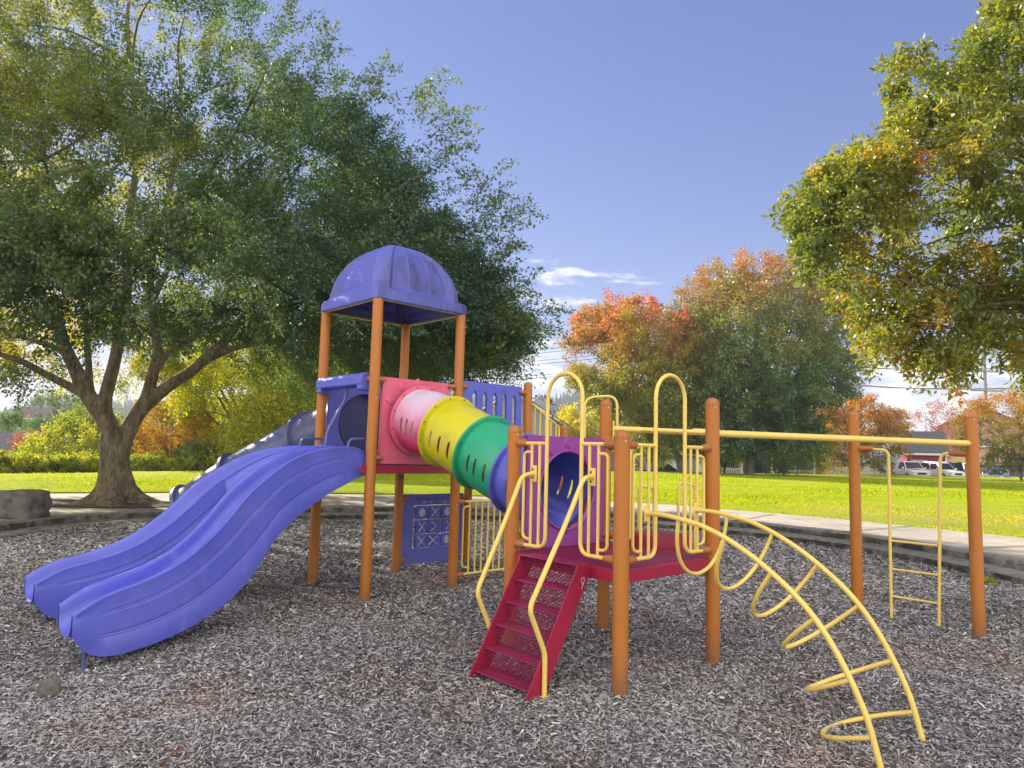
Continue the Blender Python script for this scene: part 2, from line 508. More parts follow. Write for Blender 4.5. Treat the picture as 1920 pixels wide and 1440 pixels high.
def rim(m, P, x0, x1, z0, z1, th):
    c = [(x0,z0),(x1,z0),(x1,z1),(x0,z1)]
    for i in range(4):
        (a, b), (d, e) = c[i], c[(i+1) % 4]
        m.add([P(a,b,0),P(d,e,0),P(d,e,-th),P(a,b,-th)], [(0,1,2,3)])
def stadium(hw, hh):
    def r(w):
        c, s = abs(math.cos(w)), abs(math.sin(w))
        if c > 1e-9 and hw*s/c <= hh-hw: return hw/c
        k = hh-hw
        return k*s + math.sqrt(max(hw*hw-(k*c)**2, 0))
    return r
def petals(m, P, hx, hz, r0, angs, size):
    for w in angs:
        c = (hx+math.cos(w)*r0, hz+math.sin(w)*r0)
        ring = []
        for q in np.linspace(0, 2*PI, 20, endpoint=False):
            a, b = size*1.0*math.cos(q), size*.62*math.sin(q)
            ring.append((c[0]+a*math.cos(w)-b*math.sin(w), c[1]+a*math.sin(w)+b*math.cos(w)))
        ctr = P(c[0], c[1], .010)
        vs = [P(x,z,0) for x, z in ring]+[P(c[0]+(x-c[0])*.8, c[1]+(z-c[1])*.8, .008) for x, z in ring]+[ctr]
        n = len(ring)
        m.add(vs, [(i,(i+1)%n,n+(i+1)%n,n+i) for i in range(n)]+[(n+i,n+(i+1)%n,2*n) for i in range(n)])
def bolts(P, hx, hz, r, n, d, b, a0=0, rad=.0085):
    b.cur = 1
    for i in range(n):
        w = a0+2*PI*i/n
        p = P(hx+math.cos(w)*r, hz+math.sin(w)*r, d); q = P(hx+math.cos(w)*r, hz+math.sin(w)*r, d+.01)
        b.lathe(p, [(rad*1.2,-.002),(rad,.004),(rad*.5,.008)], 8, q-p)
    b.cur = 0

# pink panel, tower front face (outward is -vT)
Pp = lambda x, z, d: TF(x, -d+.02, z)
m = MB(); cell(m, Pp, .125, 1.075, 1.485, 2.455, (.6, 1.985, lambda w: .37), .045, 3); rim(m, Pp, .125, 1.075, 1.485, 2.455, .045); petals(m, Pp, .6, 1.985, .43, np.radians([28,59,90,121,152]), .062)
pinkp = m.build('tube_panel', M['pink'], PS, weld=.0005, label='sun-bleached pink panel at the upper end of the crawl tube')
add_clamps(pinkp, [(TF(s,-.005,z), UT*d) for s, z, d in ((0,2.42,1),(0,1.545,1),(SQ,2.42,-1),(SQ,1.545,-1))], 'panel')
# purple panel, deck rear-left face (s from A along uD)
Pu = lambda x, z, d: DF(x, SQ-.02+d, z)
m = MB(); cell(m, Pu, .095, 1.095, .828, 1.80, (.6, 1.32, lambda w: .355), .045, 3); rim(m, Pu, .095, 1.095, .828, 1.80, .045); petals(m, lambda x, z, d: DF(x, SQ-.065-d, z), .6, 1.32, .425, np.radians([64,93,122]), .045)
Pu2 = lambda x, z, d: DF(x, SQ-.065-d, z)
bolts(Pu2, .6, 1.32, .385, 10, 0, m, .3)
purp = m.build('tube_panel', M['purple'], PS, weld=.0005, mat2=M['bolt'], label='purple panel with round hole behind the steps')
m = MB(); m.tube([Pu2(.6+.352*math.cos(w), 1.32+.352*math.sin(w), .004) for w in np.linspace(0, 2*PI, 48, endpoint=False)], .012, 8, True)
m.build('hole_rim', M['purple'], purp)
add_clamps(purp, [(DF(s,SQ-.03,z), UD*d) for s, z, d in ((0,1.74,1),(0,.89,1),(SQ,1.74,-1),(SQ,.89,-1))], 'panel')
# slotted panel T3 -> G
Ps = lambda x, z, d: TF(SQ+x, -d+.02, z)
m = MB()
xs = [.095,.367,.537,.707,.877,1.095]
for k, hx in enumerate((.285,.452,.622,.792,.962)): cell(m, Ps, xs[k], xs[k+1], 1.70, 2.43, (hx, 2.06, stadium(.036,.345)), .04)
plain(m, Ps, .095, 1.095, 1.49, 1.70, .04); plain(m, Ps, .095, 1.095, 2.43, 2.515, .04); rim(m, Ps, .095, 1.095, 1.49, 2.515, .04)
slp = m.build('slotted_panel', M['blue'], PS, weld=.0005, bevel=.006, label='blue panel with five upright slots')
add_clamps(slp, [(TF(SQ+s,0,z), UT*d) for s, z, d in ((0,2.44,1),(0,1.56,1),(SQ,2.44,-1),(SQ,1.56,-1))], 'panel')
# navy tube-slide panel, tower rear-left face
Pn = lambda x, z, d: TF(x, SQ+d-.02, z)
m = MB(); cell(m, Pn, .07, 1.11, 1.475, 2.44, (.6, 1.95, lambda w: .385), .04, 3); rim(m, Pn, .07, 1.11, 1.475, 2.44, .04)
nvp = m.build('slide_entry_panel', M['panelblue'], PS, weld=.0005, bevel=.008)
# game panel T4 -> H
Pg = lambda x, z, d: TF(SQ+x, SQ-d, z)
m = MB()
cell(m, Pg, .10, 1.105, .125, 1.045, (.6, .615, lambda w: min(.355/max(abs(math.cos(w)),1e-6), .365/max(abs(math.sin(w)),1e-6))), .04, 2); rim(m, Pg, .10, 1.105, .125, 1.045, .04)
gp_ = m.build('game_panel', M['panelblue'], PS, weld=.0005, bevel=.006, label='blue noughts and crosses panel with baseball tiles')
m = MB()
for (a, b, c, d) in ((.245,.955,.90,.979),(.245,.955,.251,.32)): m.box(Pg((a+b)/2,(c+d)/2,-.022), b-a, d-c, .03, UT, UP, VT)
for z in (.415,.61,.80): m.tube([Pg(.245,z,-.02), Pg(.955,z,-.02)], .011, 8)
m.cur = 1
for q in (.40,.44,.49,.53,.545,.66,.70,.74): m.tube([Pg(q,.925,-.004), Pg(q+.012,.945,-.004)], .004, 6)
for q in (.42,.78): m.tube([Pg(q+.014*math.cos(w), .935+.014*math.sin(w), -.004) for w in np.linspace(0,2*PI,12,endpoint=False)], .004, 6, True)
m.build('inner_frame', M['panelblue'], gp_, mat2=M['white'])
symbols = ['oxo', 'x>>', 'xxo']
cw, chh = .207, .182
tilt = {(0,1):.18,(1,1):-.5,(2,1):.35,(1,2):-.5}
for r_ in range(3):
    for c_ in range(3):
        cx, cz = .382+c_*.217, .80-r_*.192
        w = tilt.get((c_, r_), .1)
        X = UT*math.cos(w) + VT*math.sin(w); Nn = -VT*math.cos(w) + UT*math.sin(w)
        ctr = Pg(cx, cz, -.02)
        t_ = MB(); t_.box(ctr, cw-.008, chh-.008, .05, X, UP, Nn)
        tile = t_.build('game_tile', M['panelblue'], gp_, bevel=.012, seg=3)
        s_ = MB(); q = lambda a, b, d=.0262: ctr + X*a + UP*b + Nn*d
        if symbols[r_][c_] == 'o':
            ring = [q(.055*math.cos(k), .055*math.sin(k)) for k in np.linspace(0,2*PI,28,endpoint=False)]
            s_.prism(ring, Nn*.003)
            s_.cur = 1; st = s_
            for sg in (-1,1): st.tube([q(sg*(.052-.03*math.cos(k)), .05*math.sin(k), .030) for k in np.linspace(-1.0,1.0,9)], .0022, 5)
            s_.build('baseball_mark', M['white'], tile, mat2=M['panelblue'])
        else:
            for (a0,b0,a1,b1) in ((-.062,.062,.066,-.062),(-.062,-.062,.066,.062)) if symbols[r_][c_] == 'x' else ((-.03,.062,.045,0),(-.035,-.062,.045,0)):
                s_.tube([q(a0,b0), q(a0+(a1-a0)*.35,b0+(b1-b0)*.35), q(a1,b1)], [.0095,.008,.0035], 6)
            s_.build('bat_mark', M['white'], tile)
add_clamps(gp_, [(TF(SQ+s,SQ,z), UT*d) for s, z, d in ((0,.99,1),(0,.19,1),(SQ,.99,-1),(SQ,.19,-1))], 'panel')
# low barrier T3 -> G at ground level
m = MB(); f = lambda s, z: TF(SQ+s, 0, z)
m.tube([f(.05,1.035), f(SQ-.05,1.035)], .015, 8); m.tube([f(.05,.168), f(SQ-.05,.168)], .015, 8)
for s in np.linspace(.24,.945,8): m.tube([f(s,1.03), f(s,.17)], .0115, 8)
for k in (0,1):
    g = (lambda s, z: f(s,z)) if k == 0 else (lambda s, z: f(SQ-s, z))
    m.tube(fillet([g(.24,.975), g(.14,.975), g(.14,.25), g(.24,.24)], .05, 5), .0115, 8)
lb = m.build('guard_barrier', M['yellow'], PS, label='yellow upright-bar barrier at ground level under the tower')
add_clamps(lb, [(f(s,z), UT*d) for s, d in ((0,1),(SQ,-1)) for z in (1.035,.168)])
# rear deck rails: T4 -> H, H -> J and stair rail from G
m = MB(); f = lambda s, z: TF(SQ+s, SQ, z)
for z in (2.25,1.55): m.tube([f(.05,z), f(SQ-.05,z)], .015, 8)
for s in np.linspace(.12,1.07,9): m.tube([f(s,2.25), f(s,1.55)], .0115, 8)
rb = m.build('guard_barrier', M['yellow'], PS)
for v in (0, .8):
    f = lambda s, z: TF(2*SQ+s, v, z); m = MB()
    sl = -.53
    m.tube([f(.06,2.31), f(.62,2.31+sl*.56), f(.62,1.26)], .017, 8); m.tube([f(.06,1.56), f(.66,1.56+sl*.6)], .017, 8)
    for s in np.linspace(.14,.56,5): m.tube([f(s,2.31+sl*(s-.06)), f(s,1.56+sl*(s-.06))], .011, 8)
    m.build('stair_rail', M['yellow'], PS)
m = MB()
for k in range(6): m.box(TF(2*SQ+.18+.24*k, .4, 1.30-.21*k), .25, .76, .04, UT, VT, UP)
for v in (.015,.77): m.prism([TF(2*SQ+.03,v,1.46), TF(2*SQ+1.55,v,.06), TF(2*SQ+1.4,v,-.05), TF(2*SQ+.03,v,1.25)], VT*.012)
m.build('rear_steps', M['crimson'], PS, bevel=.003)

# ------------------------------------------------------------------ crawl tube
P0, P1 = TF(.6,-.025,1.985), DF(.6,SQ+.025,1.32)
D0t, D1t = np.array([.681,-.732,-.12])*2.2, np.array([.663,-.749,-.12])*2.2
def axis(t):
    h00,h10,h01,h11 = 2*t**3-3*t**2+1, t**3-2*t**2+t, -2*t**3+3*t**2, t**3-t**2
    p = h00*P0+h10*D0t+h01*P1+h11*D1t
    d = (6*t*t-6*t)*P0+(3*t*t-4*t+1)*D0t+(6*t-6*t*t)*P1+(3*t*t-2*t)*D1t
    d = unit(d); S = unit(np.cross(d, UP)); 
    return p, d, S, np.cross(S, d)
def tube_pt(t, w, r):                       # w = 0 on the side facing the slide, +90 deg = top
    p, d, S, U = axis(t)
    return p + (S*math.cos(w) + U*math.sin(w))*r
joints = [0, .255, .52, .765, 1.0]
cols = [('tubewhite','bleached white and pink tube section'), ('tubeyellow','lime yellow tube section'), ('green','green tube section'), ('tubeblue','blue tube section')]
CT = empty('crawl_tube', P0, parent=PS)
RT = .355
for k in range(4):
    t0, t1 = joints[k], joints[k+1]
    m = MB(); NW, NTt = 48, 16
    def rad(f):                             # slightly barrelled, flared where it meets the flange
        return RT + .012*math.sin(PI*f) + (.018*max(0, 1-f/.12) if k == 0 else 0)
    taken = set()
    slots = []
    spots = {0:[.30,.50,.70], 1:[.26,.52,.78], 2:[.30,.52,.74], 3:[.35,.65]}[k]
    for side in (0, 1):
        for f in spots:
            j = int(round(f*NTt)); half = 1
            ctr = {0: -.15, 1: PI+.15}[side]
            i = int(round(ctr/(2*PI)*NW))
            slots.append((i, j))
            for a in range(i-3, i+3):
                for b in range(j-1, j+1): taken.add((a % NW, b))
    def pt(i, j, off=0): 
        f = j/NTt
        return tube_pt(t0+(t1-t0)*f, 2*PI*i/NW, rad(f)+off)
    vs = [pt(i,j) for j in range(NTt+1) for i in range(NW)]
    fs = [(j*NW+i, j*NW+(i+1)%NW, (j+1)*NW+(i+1)%NW, (j+1)*NW+i) for j in range(NTt) for i in range(NW) if (i,j) not in taken]
    m.add(vs, fs)
    for (i, j) in slots:
        x0, x1, z0, z1 = i-3, i+3, j-1, j+1
        A = np.linspace(-PI, PI, 64, endpoint=False)
        A = sorted(set(np.round(list(A)+[math.atan2(b, a) for a in (-3,3) for b in (-1,1)], 6)))
        ss = 6/2.0
        vs = []; n = len(A); RI = 4
        for w in A:
            c, s = math.cos(w), math.sin(w)
            t = min(3/abs(c) if abs(c) > 1e-9 else 9e9, 1/abs(s) if abs(s) > 1e-9 else 9e9)
            # stadium in real size: half length 1.95 cells of 4.7 cm, half width .036 m
            hl, hw = 2.05, .82*.62
            cx, sx = abs(c), abs(s)
            asp = (2*PI*RT/NW) / ((t1-t0)*2.39/NTt)
            r = 1/math.sqrt(math.sqrt((cx/hl)**4+(sx/hw)**4)) 
            r = 1/(((cx/hl)**3+(sx/hw)**3)**(1/3))
            for q in range(RI+1):
                kk = min(r,t*.97)+(t-min(r,t*.97))*q/RI
                vs.append(pt(i+c*kk, j+s*kk))
        m.add(vs, [(a*(RI+1)+q, a*(RI+1)+q+1, ((a+1)%n)*(RI+1)+q+1, ((a+1)%n)*(RI+1)+q) for a in range(n) for q in range(RI)])
    sec = m.build('tube_section', M[cols[k][0]], CT, weld=.0006, solid=.009, label=cols[k][1], angle=60)
    # flange ring at the upper end (and a panel flange at both extremes)
    def flange(t, r0, r1, th, mat, name='flange'):
        g = MB(); p, d, S, U = axis(t); n = 56
        prof = [(r0,-th/2),(r1-.006,-th/2),(r1,-th/2+.006),(r1,th/2-.006),(r1-.006,th/2),(r0,th/2)]
        vs = [p + (S*math.cos(2*PI*i/n)+U*math.sin(2*PI*i/n))*r + d*h for (r,h) in prof for i in range(n)]
        q = len(prof)
        g.add(vs, [(a*n+i, a*n+(i+1)%n, ((a+1)%q)*n+(i+1)%n, ((a+1)%q)*n+i) for a in range(q) for i in range(n)])
        g.cur = 1; b = g
        for i in range(12):
            w = 2*PI*(i+.5)/12
            b.lathe(p+(S*math.cos(w)+U*math.sin(w))*(r1-.018)+d*(th/2), [(.0095,-.001),(.008,.004),(.004,.008)], 8, d)
        g.build(name, mat, sec, angle=50, mat2=M['bolt'])
    flange(t0+(.012 if k == 0 else 0), RT-.008, RT+(.055 if k == 0 else .052), .026, M['pink'] if k == 0 else M[cols[k][0]])
    if k == 3: flange(1-.004, RT-.008, RT+.04, .02, M['tubeblue'])

# ------------------------------------------------------------------ roof
HW, ZB, ZT, ZA = .665, 3.311, 3.445, 4.155
RC = TF(SQ/2, SQ/2, 0)[:2]
def roof_pt(a, hw, z, rnd_=0.0):            # a in 0..4 round the square
    k = int(a) % 4; t = (a-int(a))*2-1
    x, y = [(t,-1),(1,t),(-t,1),(-1,-t)][k]
    p = RC + uT*x*hw + vT*y*hw
    return np.array([p[0], p[1], z])
def sq_round(a, hw, z, e):
    k = int(a) % 4; t = (a-int(a))*2-1
    x, y = [(t,-1),(1,t),(-t,1),(-1,-t)][k]
    s = 1/((abs(x)**e+abs(y)**e)**(1/e))
    p = RC + uT*x*hw*s + vT*y*hw*s
    return np.array([p[0], p[1], z])
m = MB(); n = 64
prof = [(HW-.075,ZB+.02),(HW-.05,ZB),(HW-.012,ZB),(HW,ZB+.014),(HW-.006,ZT-.02),(HW-.02,ZT),(HW-.075,ZT)]
vs = [sq_round(4*i/n, h, z, 22) for h, z in prof for i in range(n)]
m.add(vs, [(a*n+i, a*n+(i+1)%n, (a+1)*n+(i+1)%n, (a+1)*n+i) for a in range(len(prof)-1) for i in range(n)])
def roofmat():
    m_, t, out = nt('weathered_indigo_roof'); L = t.links.new
    b = N(t, 'ShaderNodeBsdfPrincipled', Roughness=.48)
    pos = wcoord(t)
    mpz = t.nodes.new('ShaderNodeMapping'); mpz.inputs['Scale'].default_value = (1,1,.3); L(pos, mpz.inputs[0])
    n1 = noise_n(t, 4.5, 6, .65, mpz.outputs[0]); n2 = noise_n(t, 16, 6, .75, mpz.outputs[0])
    # mildew has taken hold on the shell's faces turned away from the sun, in smears near the rim
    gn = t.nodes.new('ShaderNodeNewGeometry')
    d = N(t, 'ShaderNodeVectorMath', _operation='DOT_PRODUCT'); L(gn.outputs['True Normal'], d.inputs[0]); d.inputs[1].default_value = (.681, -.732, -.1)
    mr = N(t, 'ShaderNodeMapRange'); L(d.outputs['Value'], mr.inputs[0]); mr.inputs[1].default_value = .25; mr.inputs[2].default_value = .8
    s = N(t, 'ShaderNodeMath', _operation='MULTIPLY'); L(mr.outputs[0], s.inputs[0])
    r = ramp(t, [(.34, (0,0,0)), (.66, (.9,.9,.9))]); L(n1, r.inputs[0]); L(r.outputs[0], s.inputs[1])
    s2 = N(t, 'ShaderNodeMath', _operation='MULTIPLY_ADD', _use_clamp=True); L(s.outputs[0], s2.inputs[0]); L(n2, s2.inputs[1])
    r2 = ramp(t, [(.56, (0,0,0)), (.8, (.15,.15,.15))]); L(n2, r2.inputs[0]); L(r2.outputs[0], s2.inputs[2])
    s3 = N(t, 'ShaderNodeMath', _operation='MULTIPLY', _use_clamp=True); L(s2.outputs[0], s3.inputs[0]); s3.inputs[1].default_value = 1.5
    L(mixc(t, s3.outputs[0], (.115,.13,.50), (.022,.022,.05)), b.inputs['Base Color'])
    L(bumpn(t, n2, .1, .004), b.inputs['Normal']); L(b.outputs[0], out.inputs[0])
    return m_
M['roof'] = roofmat()
roof = m.build('roof', M['roof'], PS, solid=0, angle=40, label='domed indigo roof stained with mildew')
m = MB(); NA, NZ = 400, 30
vs = []
for j in range(NZ+1):
    f = j/NZ; ang = f*PI/2
    z = ZT-.004 + (ZA-ZT)*math.sin(ang)
    hw = .638*max(math.cos(ang), 0)**.92
    for i in range(NA):
        a = 4*i/NA; t = (a-int(a))
        c = min(t, 1-t)                     # distance from corner, 0..0.5
        k = min(max((c-.12)/.018, 0), 1); k = k*k*(3-2*k)
        top = min(max((f-.80)/.1, 0), 1); bot = min(max((.06-f)/.05, 0), 1)
        k *= (1-top)*(1-bot)
        e = 6-3.7*f
        p = sq_round(a, hw*(1-.12*k), z, e)
        seam = 0
        for sc in (.36, .64):
            if abs(t-sc) < .004 and k > .9: seam = 1
        p = p + unit(np.array([p[0]-RC[0], p[1]-RC[1], .3]))*(.007*seam)
        vs.append(p)
m.add(vs, [(j*NA+i, j*NA+(i+1)%NA, (j+1)*NA+(i+1)%NA, (j+1)*NA+i) for j in range(NZ) for i in range(NA)])
m.build('dome', M['roof'], roof, weld=.0004, solid=.01, angle=60)
m = MB()
for a in range(4):
    p, q = roof_pt(a+.001, HW-.05, ZB+.012), roof_pt(a+.999, HW-.05, ZB+.012)
    m.box((p+q)/2, np.linalg.norm(q-p), .03, .03, unit(q-p), np.cross(UP, unit(q-p)), UP)
m.build('roof_frame', M['tubeyellow'], roof, bevel=.003)

# ------------------------------------------------------------------ slide hood and grab rails
m = MB()
for a, b in ((.09, 1.12),):
    pr = [(0.03,2.34),(-.10,2.345),(-.125,2.36),(-.125,2.44),(-.10,2.475),(-.02,2.50),(.04,2.50),(.04,2.34)]
    m.prism([TF(x, a, z) for x, z in pr], VT*(b-a))
    for v0 in (a, b-.10): m.prism([TF(x, v0, z) for x, z in ((.02,2.36),(-.115,2.36),(-.11,2.31),(-.09,2.29),(.02,2.29))], VT*.10)
hood = m.build('slide_hood', M['blue'], PS, bevel=.012, seg=3, label='blue hood over the slide entrance')
m = MB(); m.tube(fillet([TF(-.01,.585,2.36), TF(-.01,.585,2.23), TF(-.22,.60,1.83), TF(-.235,.60,1.66)], .06, 5), .019, 10)
m.build('sit_down_bar', M['handle'], hood)
add_clamps(hood, [(TF(-.02,s,z), VT*d) for s, z, d in ((0,2.42,1),(SQ,2.42,-1))], 'panel')

# ------------------------------------------------------------------ double slide
TOP = [(0,1.60),(.10,1.655),(.25,1.668),(.5,1.65),(.7,1.61),(.87,1.553),(1.0,1.49),(1.13,1.41),(1.24,1.33),(1.34,1.255),(1.46,1.14),(1.56,1.02),(1.66,.915),(1.8,.79),(1.95,.68),(2.1,.60),(2.25,.545),(2.4,.502),(2.55,.468),(2.66,.425),(2.75,.372),(2.82,.325)]
BOT = [(0,1.36),(.15,1.30),(.34,1.222),(.5,1.15),(.69,1.05),(.85,.945),(.97,.86),(1.09,.755),(1.19,.60),(1.30,.45),(1.44,.31),(1.66,.17),(1.93,.065),(2.2,0.0),(2.46,-.03),(2.62,-.02),(2.72,.03),(2.78,.10),(2.82,.17)]
def interp(tab, s): return float(np.interp(s, [a for a, _ in tab], [b for _, b in tab]))
def smooth_tab(tab):
    ss = np.linspace(0, 2.82, 120); y = np.array([interp(tab, s) for s in ss])
    for _ in range(6): y[1:-1] = .25*y[:-2]+.5*y[1:-1]+.25*y[2:]
    return list(zip(ss, y))
TOP, BOT = smooth_tab(TOP), smooth_tab(BOT)
def vmid(s, k):                              # centre line of chute in plan: the two chutes part on the way down
    f = min(max((s-.1)/2.7, 0), 1); g = .45*f + .55*f*f*(3-2*f)
    return (.345 + g*(-.175-.345)) if k == 0 else (.86 + g*(1.375-.86))
SL = None
WH = .262
m = MB(); NS = 90
for k in (0, 1):
    rows = []
    for i in range(NS+1):
        s = .0 + 2.82*i/NS
        zt, zb, vc = interp(TOP, s), interp(BOT, s), vmid(s, k)
        wh = WH - .012*(1-min(s/.6,1))
        fl = interp([(0,.16),(.3,.175),(1.2,.21),(2.3,.20),(2.6,.19),(2.82,.17)], s)
        e0 = min(max((2.82-s)/.12, 0), 1); 
        pts = []
        H = zt-zb
        flange_in = .0
        # outer near wall, bottom -> top (v small side first), grooves at 1/3 and 2/3
        def wall(sign):
            w = []
            for q in (0,.06,.30,.315,.33,.345,.36,.375,.40,.66,.675,.69,.705,.72,.735,.76,.93):
                out = wh + .012*math.sin(PI*min(q/.9,1))
                if q in (.315,.345,.36,.69,.72) and .12 < i/NS < .93: out -= .005
                w.append((sign*out, zb+H*q))
            return w
        near = wall(-1) if True else None
        lip = [(-wh-.004, zt-.012), (-wh+.008, zt-.001), (-wh+.03, zt), (-wh+.048, zt-.012)]
        ch = []
        ri = wh-.055
        for w in np.linspace(PI, 2*PI, 15):
            cc, sn = math.cos(w), math.sin(w)
            ch.append((ri*np.sign(cc)*abs(cc)**.7, zt-.03-fl*abs(sn)**.8 if True else 0))
        lip2 = [(-a, z) for a, z in reversed(lip)]
        far = [(-a, z) for a, z in reversed(near)]
        rows.append([TF(-s, vc+a, z) for a, z in near+lip+ch+lip2+far])
    w = len(rows[0]); vs = [p for r_ in rows for p in r_]
    m.add(vs, [(i*w+j, i*w+j+1, (i+1)*w+j+1, (i+1)*w+j) for i in range(NS) for j in range(w-1)])
# joint between the chutes at the head
mid = []
for i in range(26):
    s = 1.25*i/25; zt = interp(TOP, s); a, b = vmid(s,0)+WH-.03, vmid(s,1)-WH+.03
    dp_ = .62*max(0, (i-6)/19)**2
    mid.append([TF(-s,a,zt-.004), TF(-s,(a+b)/2,zt+.001-dp_), TF(-s,b,zt-.004)])
m.add([p for r_ in mid for p in r_], [(i*3+j, i*3+j+1, i*3+j+4, i*3+j+3) for i in range(25) for j in (0,1)])
SL = m.build('double_slide', M['slide'], PS, solid=.008, angle=50, label='purple double wave slide whose chutes part towards the ground')
for k in (0, 1):
    vc = vmid(2.7, k)
    for (s, dv) in ((2.70,-.17), (2.62,.17), ):
        g = MB(); q = TF(-s, vc+dv, 0)
        zz = float(ground_z(q[0], q[1]))
        g.tube([TF(-s,vc+dv,interp(BOT,s)+.10), TF(-s,vc+dv,zz-.1)], .016, 8)
        g.build('leg', M['handle'], SL)
    # end plate under the lip, set back inside the hollow moulding
for v, s0, s1 in ((.10,.06,.24),(1.10,.06,.30)):
    g = MB(); g.tube(fillet([TF(-s1,v,1.63), TF(-s1+.02,v,1.745), TF(.0,v,1.755), TF(.0,v,1.62)], .05, 5), .0145, 9)
    g.build('grab_rail', M['handle'], SL)

# ------------------------------------------------------------------ tube slide behind
pth = spline([TF(.6,SQ,1.95), TF(.55,SQ+.35,1.93), (-2.62,9.75,1.80), (-3.05,10.05,1.62), (-3.6,10.2,1.33), (-4.05,10.3,1.07), (-4.38,10.35,.84), (-4.64,10.38,.66)], 7)
m = MB(); m.tube(pth, .375, 28, cap=False)
TSL = m.build('tube_slide', M['navy'], PS, solid=.012, angle=60, label='navy enclosed tube slide')
for i in (2, 17, 33, len(pth)-2):
    m = MB(); p, d = pth[i], unit(pth[min(i+1,len(pth)-1)]-pth[i-1])
    m.lathe(p-d*.03, [(.37,0),(.435,0),(.435,.055),(.37,.055)], 32, d)
    m.build('collar', M['navy'], TSL)
m = MB(); m.tube([(-4.6,10.38,.35), (-4.6,10.38,-.2)], .03, 8); m.build('leg', M['handle'], TSL)

# ------------------------------------------------------------------ steps down from the deck (outward is -uD)
SF = lambda o, v, z: DF(-o, v, z)
m = MB()
for v, th in ((.285,-.012),(.895,.012)):
    m.prism([SF(.0,v,.80), SF(.025,v,.832), SF(.17,v,.832), SF(.178,v,.80), SF(.655,v,-.02), SF(.60,v,-.06), SF(.50,v,-.06)], VD*th)
    fl = -1 if v < .5 else 1
m.box(SF(.085,.59,.826), .15, .60, .006, UD, VD, UP)
ST = m.build('steps', M['crimson'], PS, bevel=.003, label='steep crimson steps with perforated treads')
no = [.135,.225,.318,.412,.507,.60]; nz = [.80,.645,.485,.325,.165,.012]
m0 = None
for k in range(6):
    t_ = MB()
    o, z = no[k], nz[k]
    if k > 0:
        lattice(t_, SF(o-.165,.292,z), VD, -UD, .598, .165, .024, .0105, .004)
        t_.tube([SF(o,.292,z-.002), SF(o,.89,z-.002)], .006, 6)
        t_.tube([SF(o-.165,.292,z-.002), SF(o-.165,.89,z-.002)], .004, 6)
    else:
        lattice(t_, SF(.0,.292,.832), VD, -UD, .598, .15, .024, .0105, .004)
        t_.tube([SF(.16,.292,.828), SF(.16,.89,.828)], .006, 6)
    if k < 5:
        zu = z if k else .825
        a, b = SF(o-.03,.292,nz[k+1]+.004), SF(o-.012,.292,zu)
        lattice(t_, a, VD, b-a, .598, np.linalg.norm(b-a), .027, .0070, .004)
    t_.build('tread', M['mesh'], ST, smooth=False)
m = MB()                                       # scratched heart on the outer stringer
hp = [SF(.105+.018*math.sin(w)**3*1.0, .272, .715+.0022*(13*math.cos(w)-5*math.cos(2*w)-2*math.cos(3*w)-math.cos(4*w))) for w in np.linspace(0,2*PI,24,endpoint=False)]
m.tube(hp, .0018, 5, True); m.tube([SF(.105,.272,.70), SF(.118,.272,.655)], .0018, 5)
m.build('scratch', M['white'], ST)

def handrail(v, pts, bv):
    m = MB(); m.tube(fillet([SF(o, v if o > .05 else bv, z) for o, z in pts], [0,.06,.3,.06,.05,.04,.04,0][:len(pts)], 6), .0185, 12)
    o = m.build('handrail', M['yellow'], PS)
    b = MB(); c = SF(.016, bv, 1.478)
    b.box(c, .06, .01, .135, VD, UD, UP); b.cur = 1
    for dz in (-.035,.035): b.lathe(c-UD*.005+UP*dz+VD*.012, [(.011,0),(.009,.006),(.004,.009)], 8, -UD)
    b.build('bracket', M['yellow'], o, bevel=.004, mat2=M['bolt'])
HRP = [(.01,1.478),(.14,1.452),(.305,1.15),(.66,.60),(.645,.545),(.50,.27),(.50,-.12)]
handrail(.255, [(.01,1.478),(.13,1.475),(.30,1.17),(.662,.585),(.50,.26),(.50,-.15)], .272)
handrail(.935, [(.01,1.478),(.13,1.465),(.285,1.14),(.575,.575),(.415,.26),(.405,-.15)], .916)

# ------------------------------------------------------------------ arch climber (outward is -vD)
PRF = [(0,1.217),(.14,1.219),(.28,1.205),(.40,1.187),(.5,1.166),(.67,1.106),(.85,1.018),(1.005,.92),(1.165,.80),(1.295,.67),(1.407,.516),(1.5,.35),(1.575,.18),(1.62,.02),(1.655,-.12),(1.685,-.28)]
CL = spline([np.array([a, 0, z]) for a, z in PRF], 4)
def on_arch(o):
    x = [p[0] for p in CL]; zz = [p[2] for p in CL]
    z = float(np.interp(o, x, zz)); d = (float(np.interp(o+.01, x, zz))-float(np.interp(o-.01, x, zz)))/.02
    t = unit(np.array([1, d])); return z, np.array([t[1], -t[0]]) if True else None
AR = None
for s in (.271, .917):
    m = MB(); m.tube([DF(s, -p[0]-.012, p[2]) for p in CL], .0178, 12)
    if AR is None: AR = m.build('arch_climber', M['yellow'], PS, label='yellow arched climber with U-shaped rungs')
    else: m.build('arch_rail', M['yellow'], AR)
for o in (.29,.668,1.0,1.277,1.484,1.601):
    z, nn = on_arch(o)
    if nn[1] > 0: nn = -nn
    if abs(nn[1]) < .35 and nn[0] > 0: nn = -nn
    dp = .43
    if o > 1.55: nn = unit(np.array([-1.0,-.36]))
    pts = []
    for w in np.linspace(0, PI, 25):
        s = .594 - .323*math.cos(w)*(1 if True else 1); k = math.sin(w)**.8
        pts.append(DF(s, -(o+.012) - nn[0]*dp*k, z+nn[1]*dp*k))
    m = MB(); m.tube(pts, .0142, 10); m.build('rung', M['yellow'], AR)
for s in (.271, .917):
    m = MB(); m.box(DF(s,-.016,1.217), .05, .01, .12, UD, VD, UP)
    m.build('bracket', M['yellow'], AR, bevel=.004)

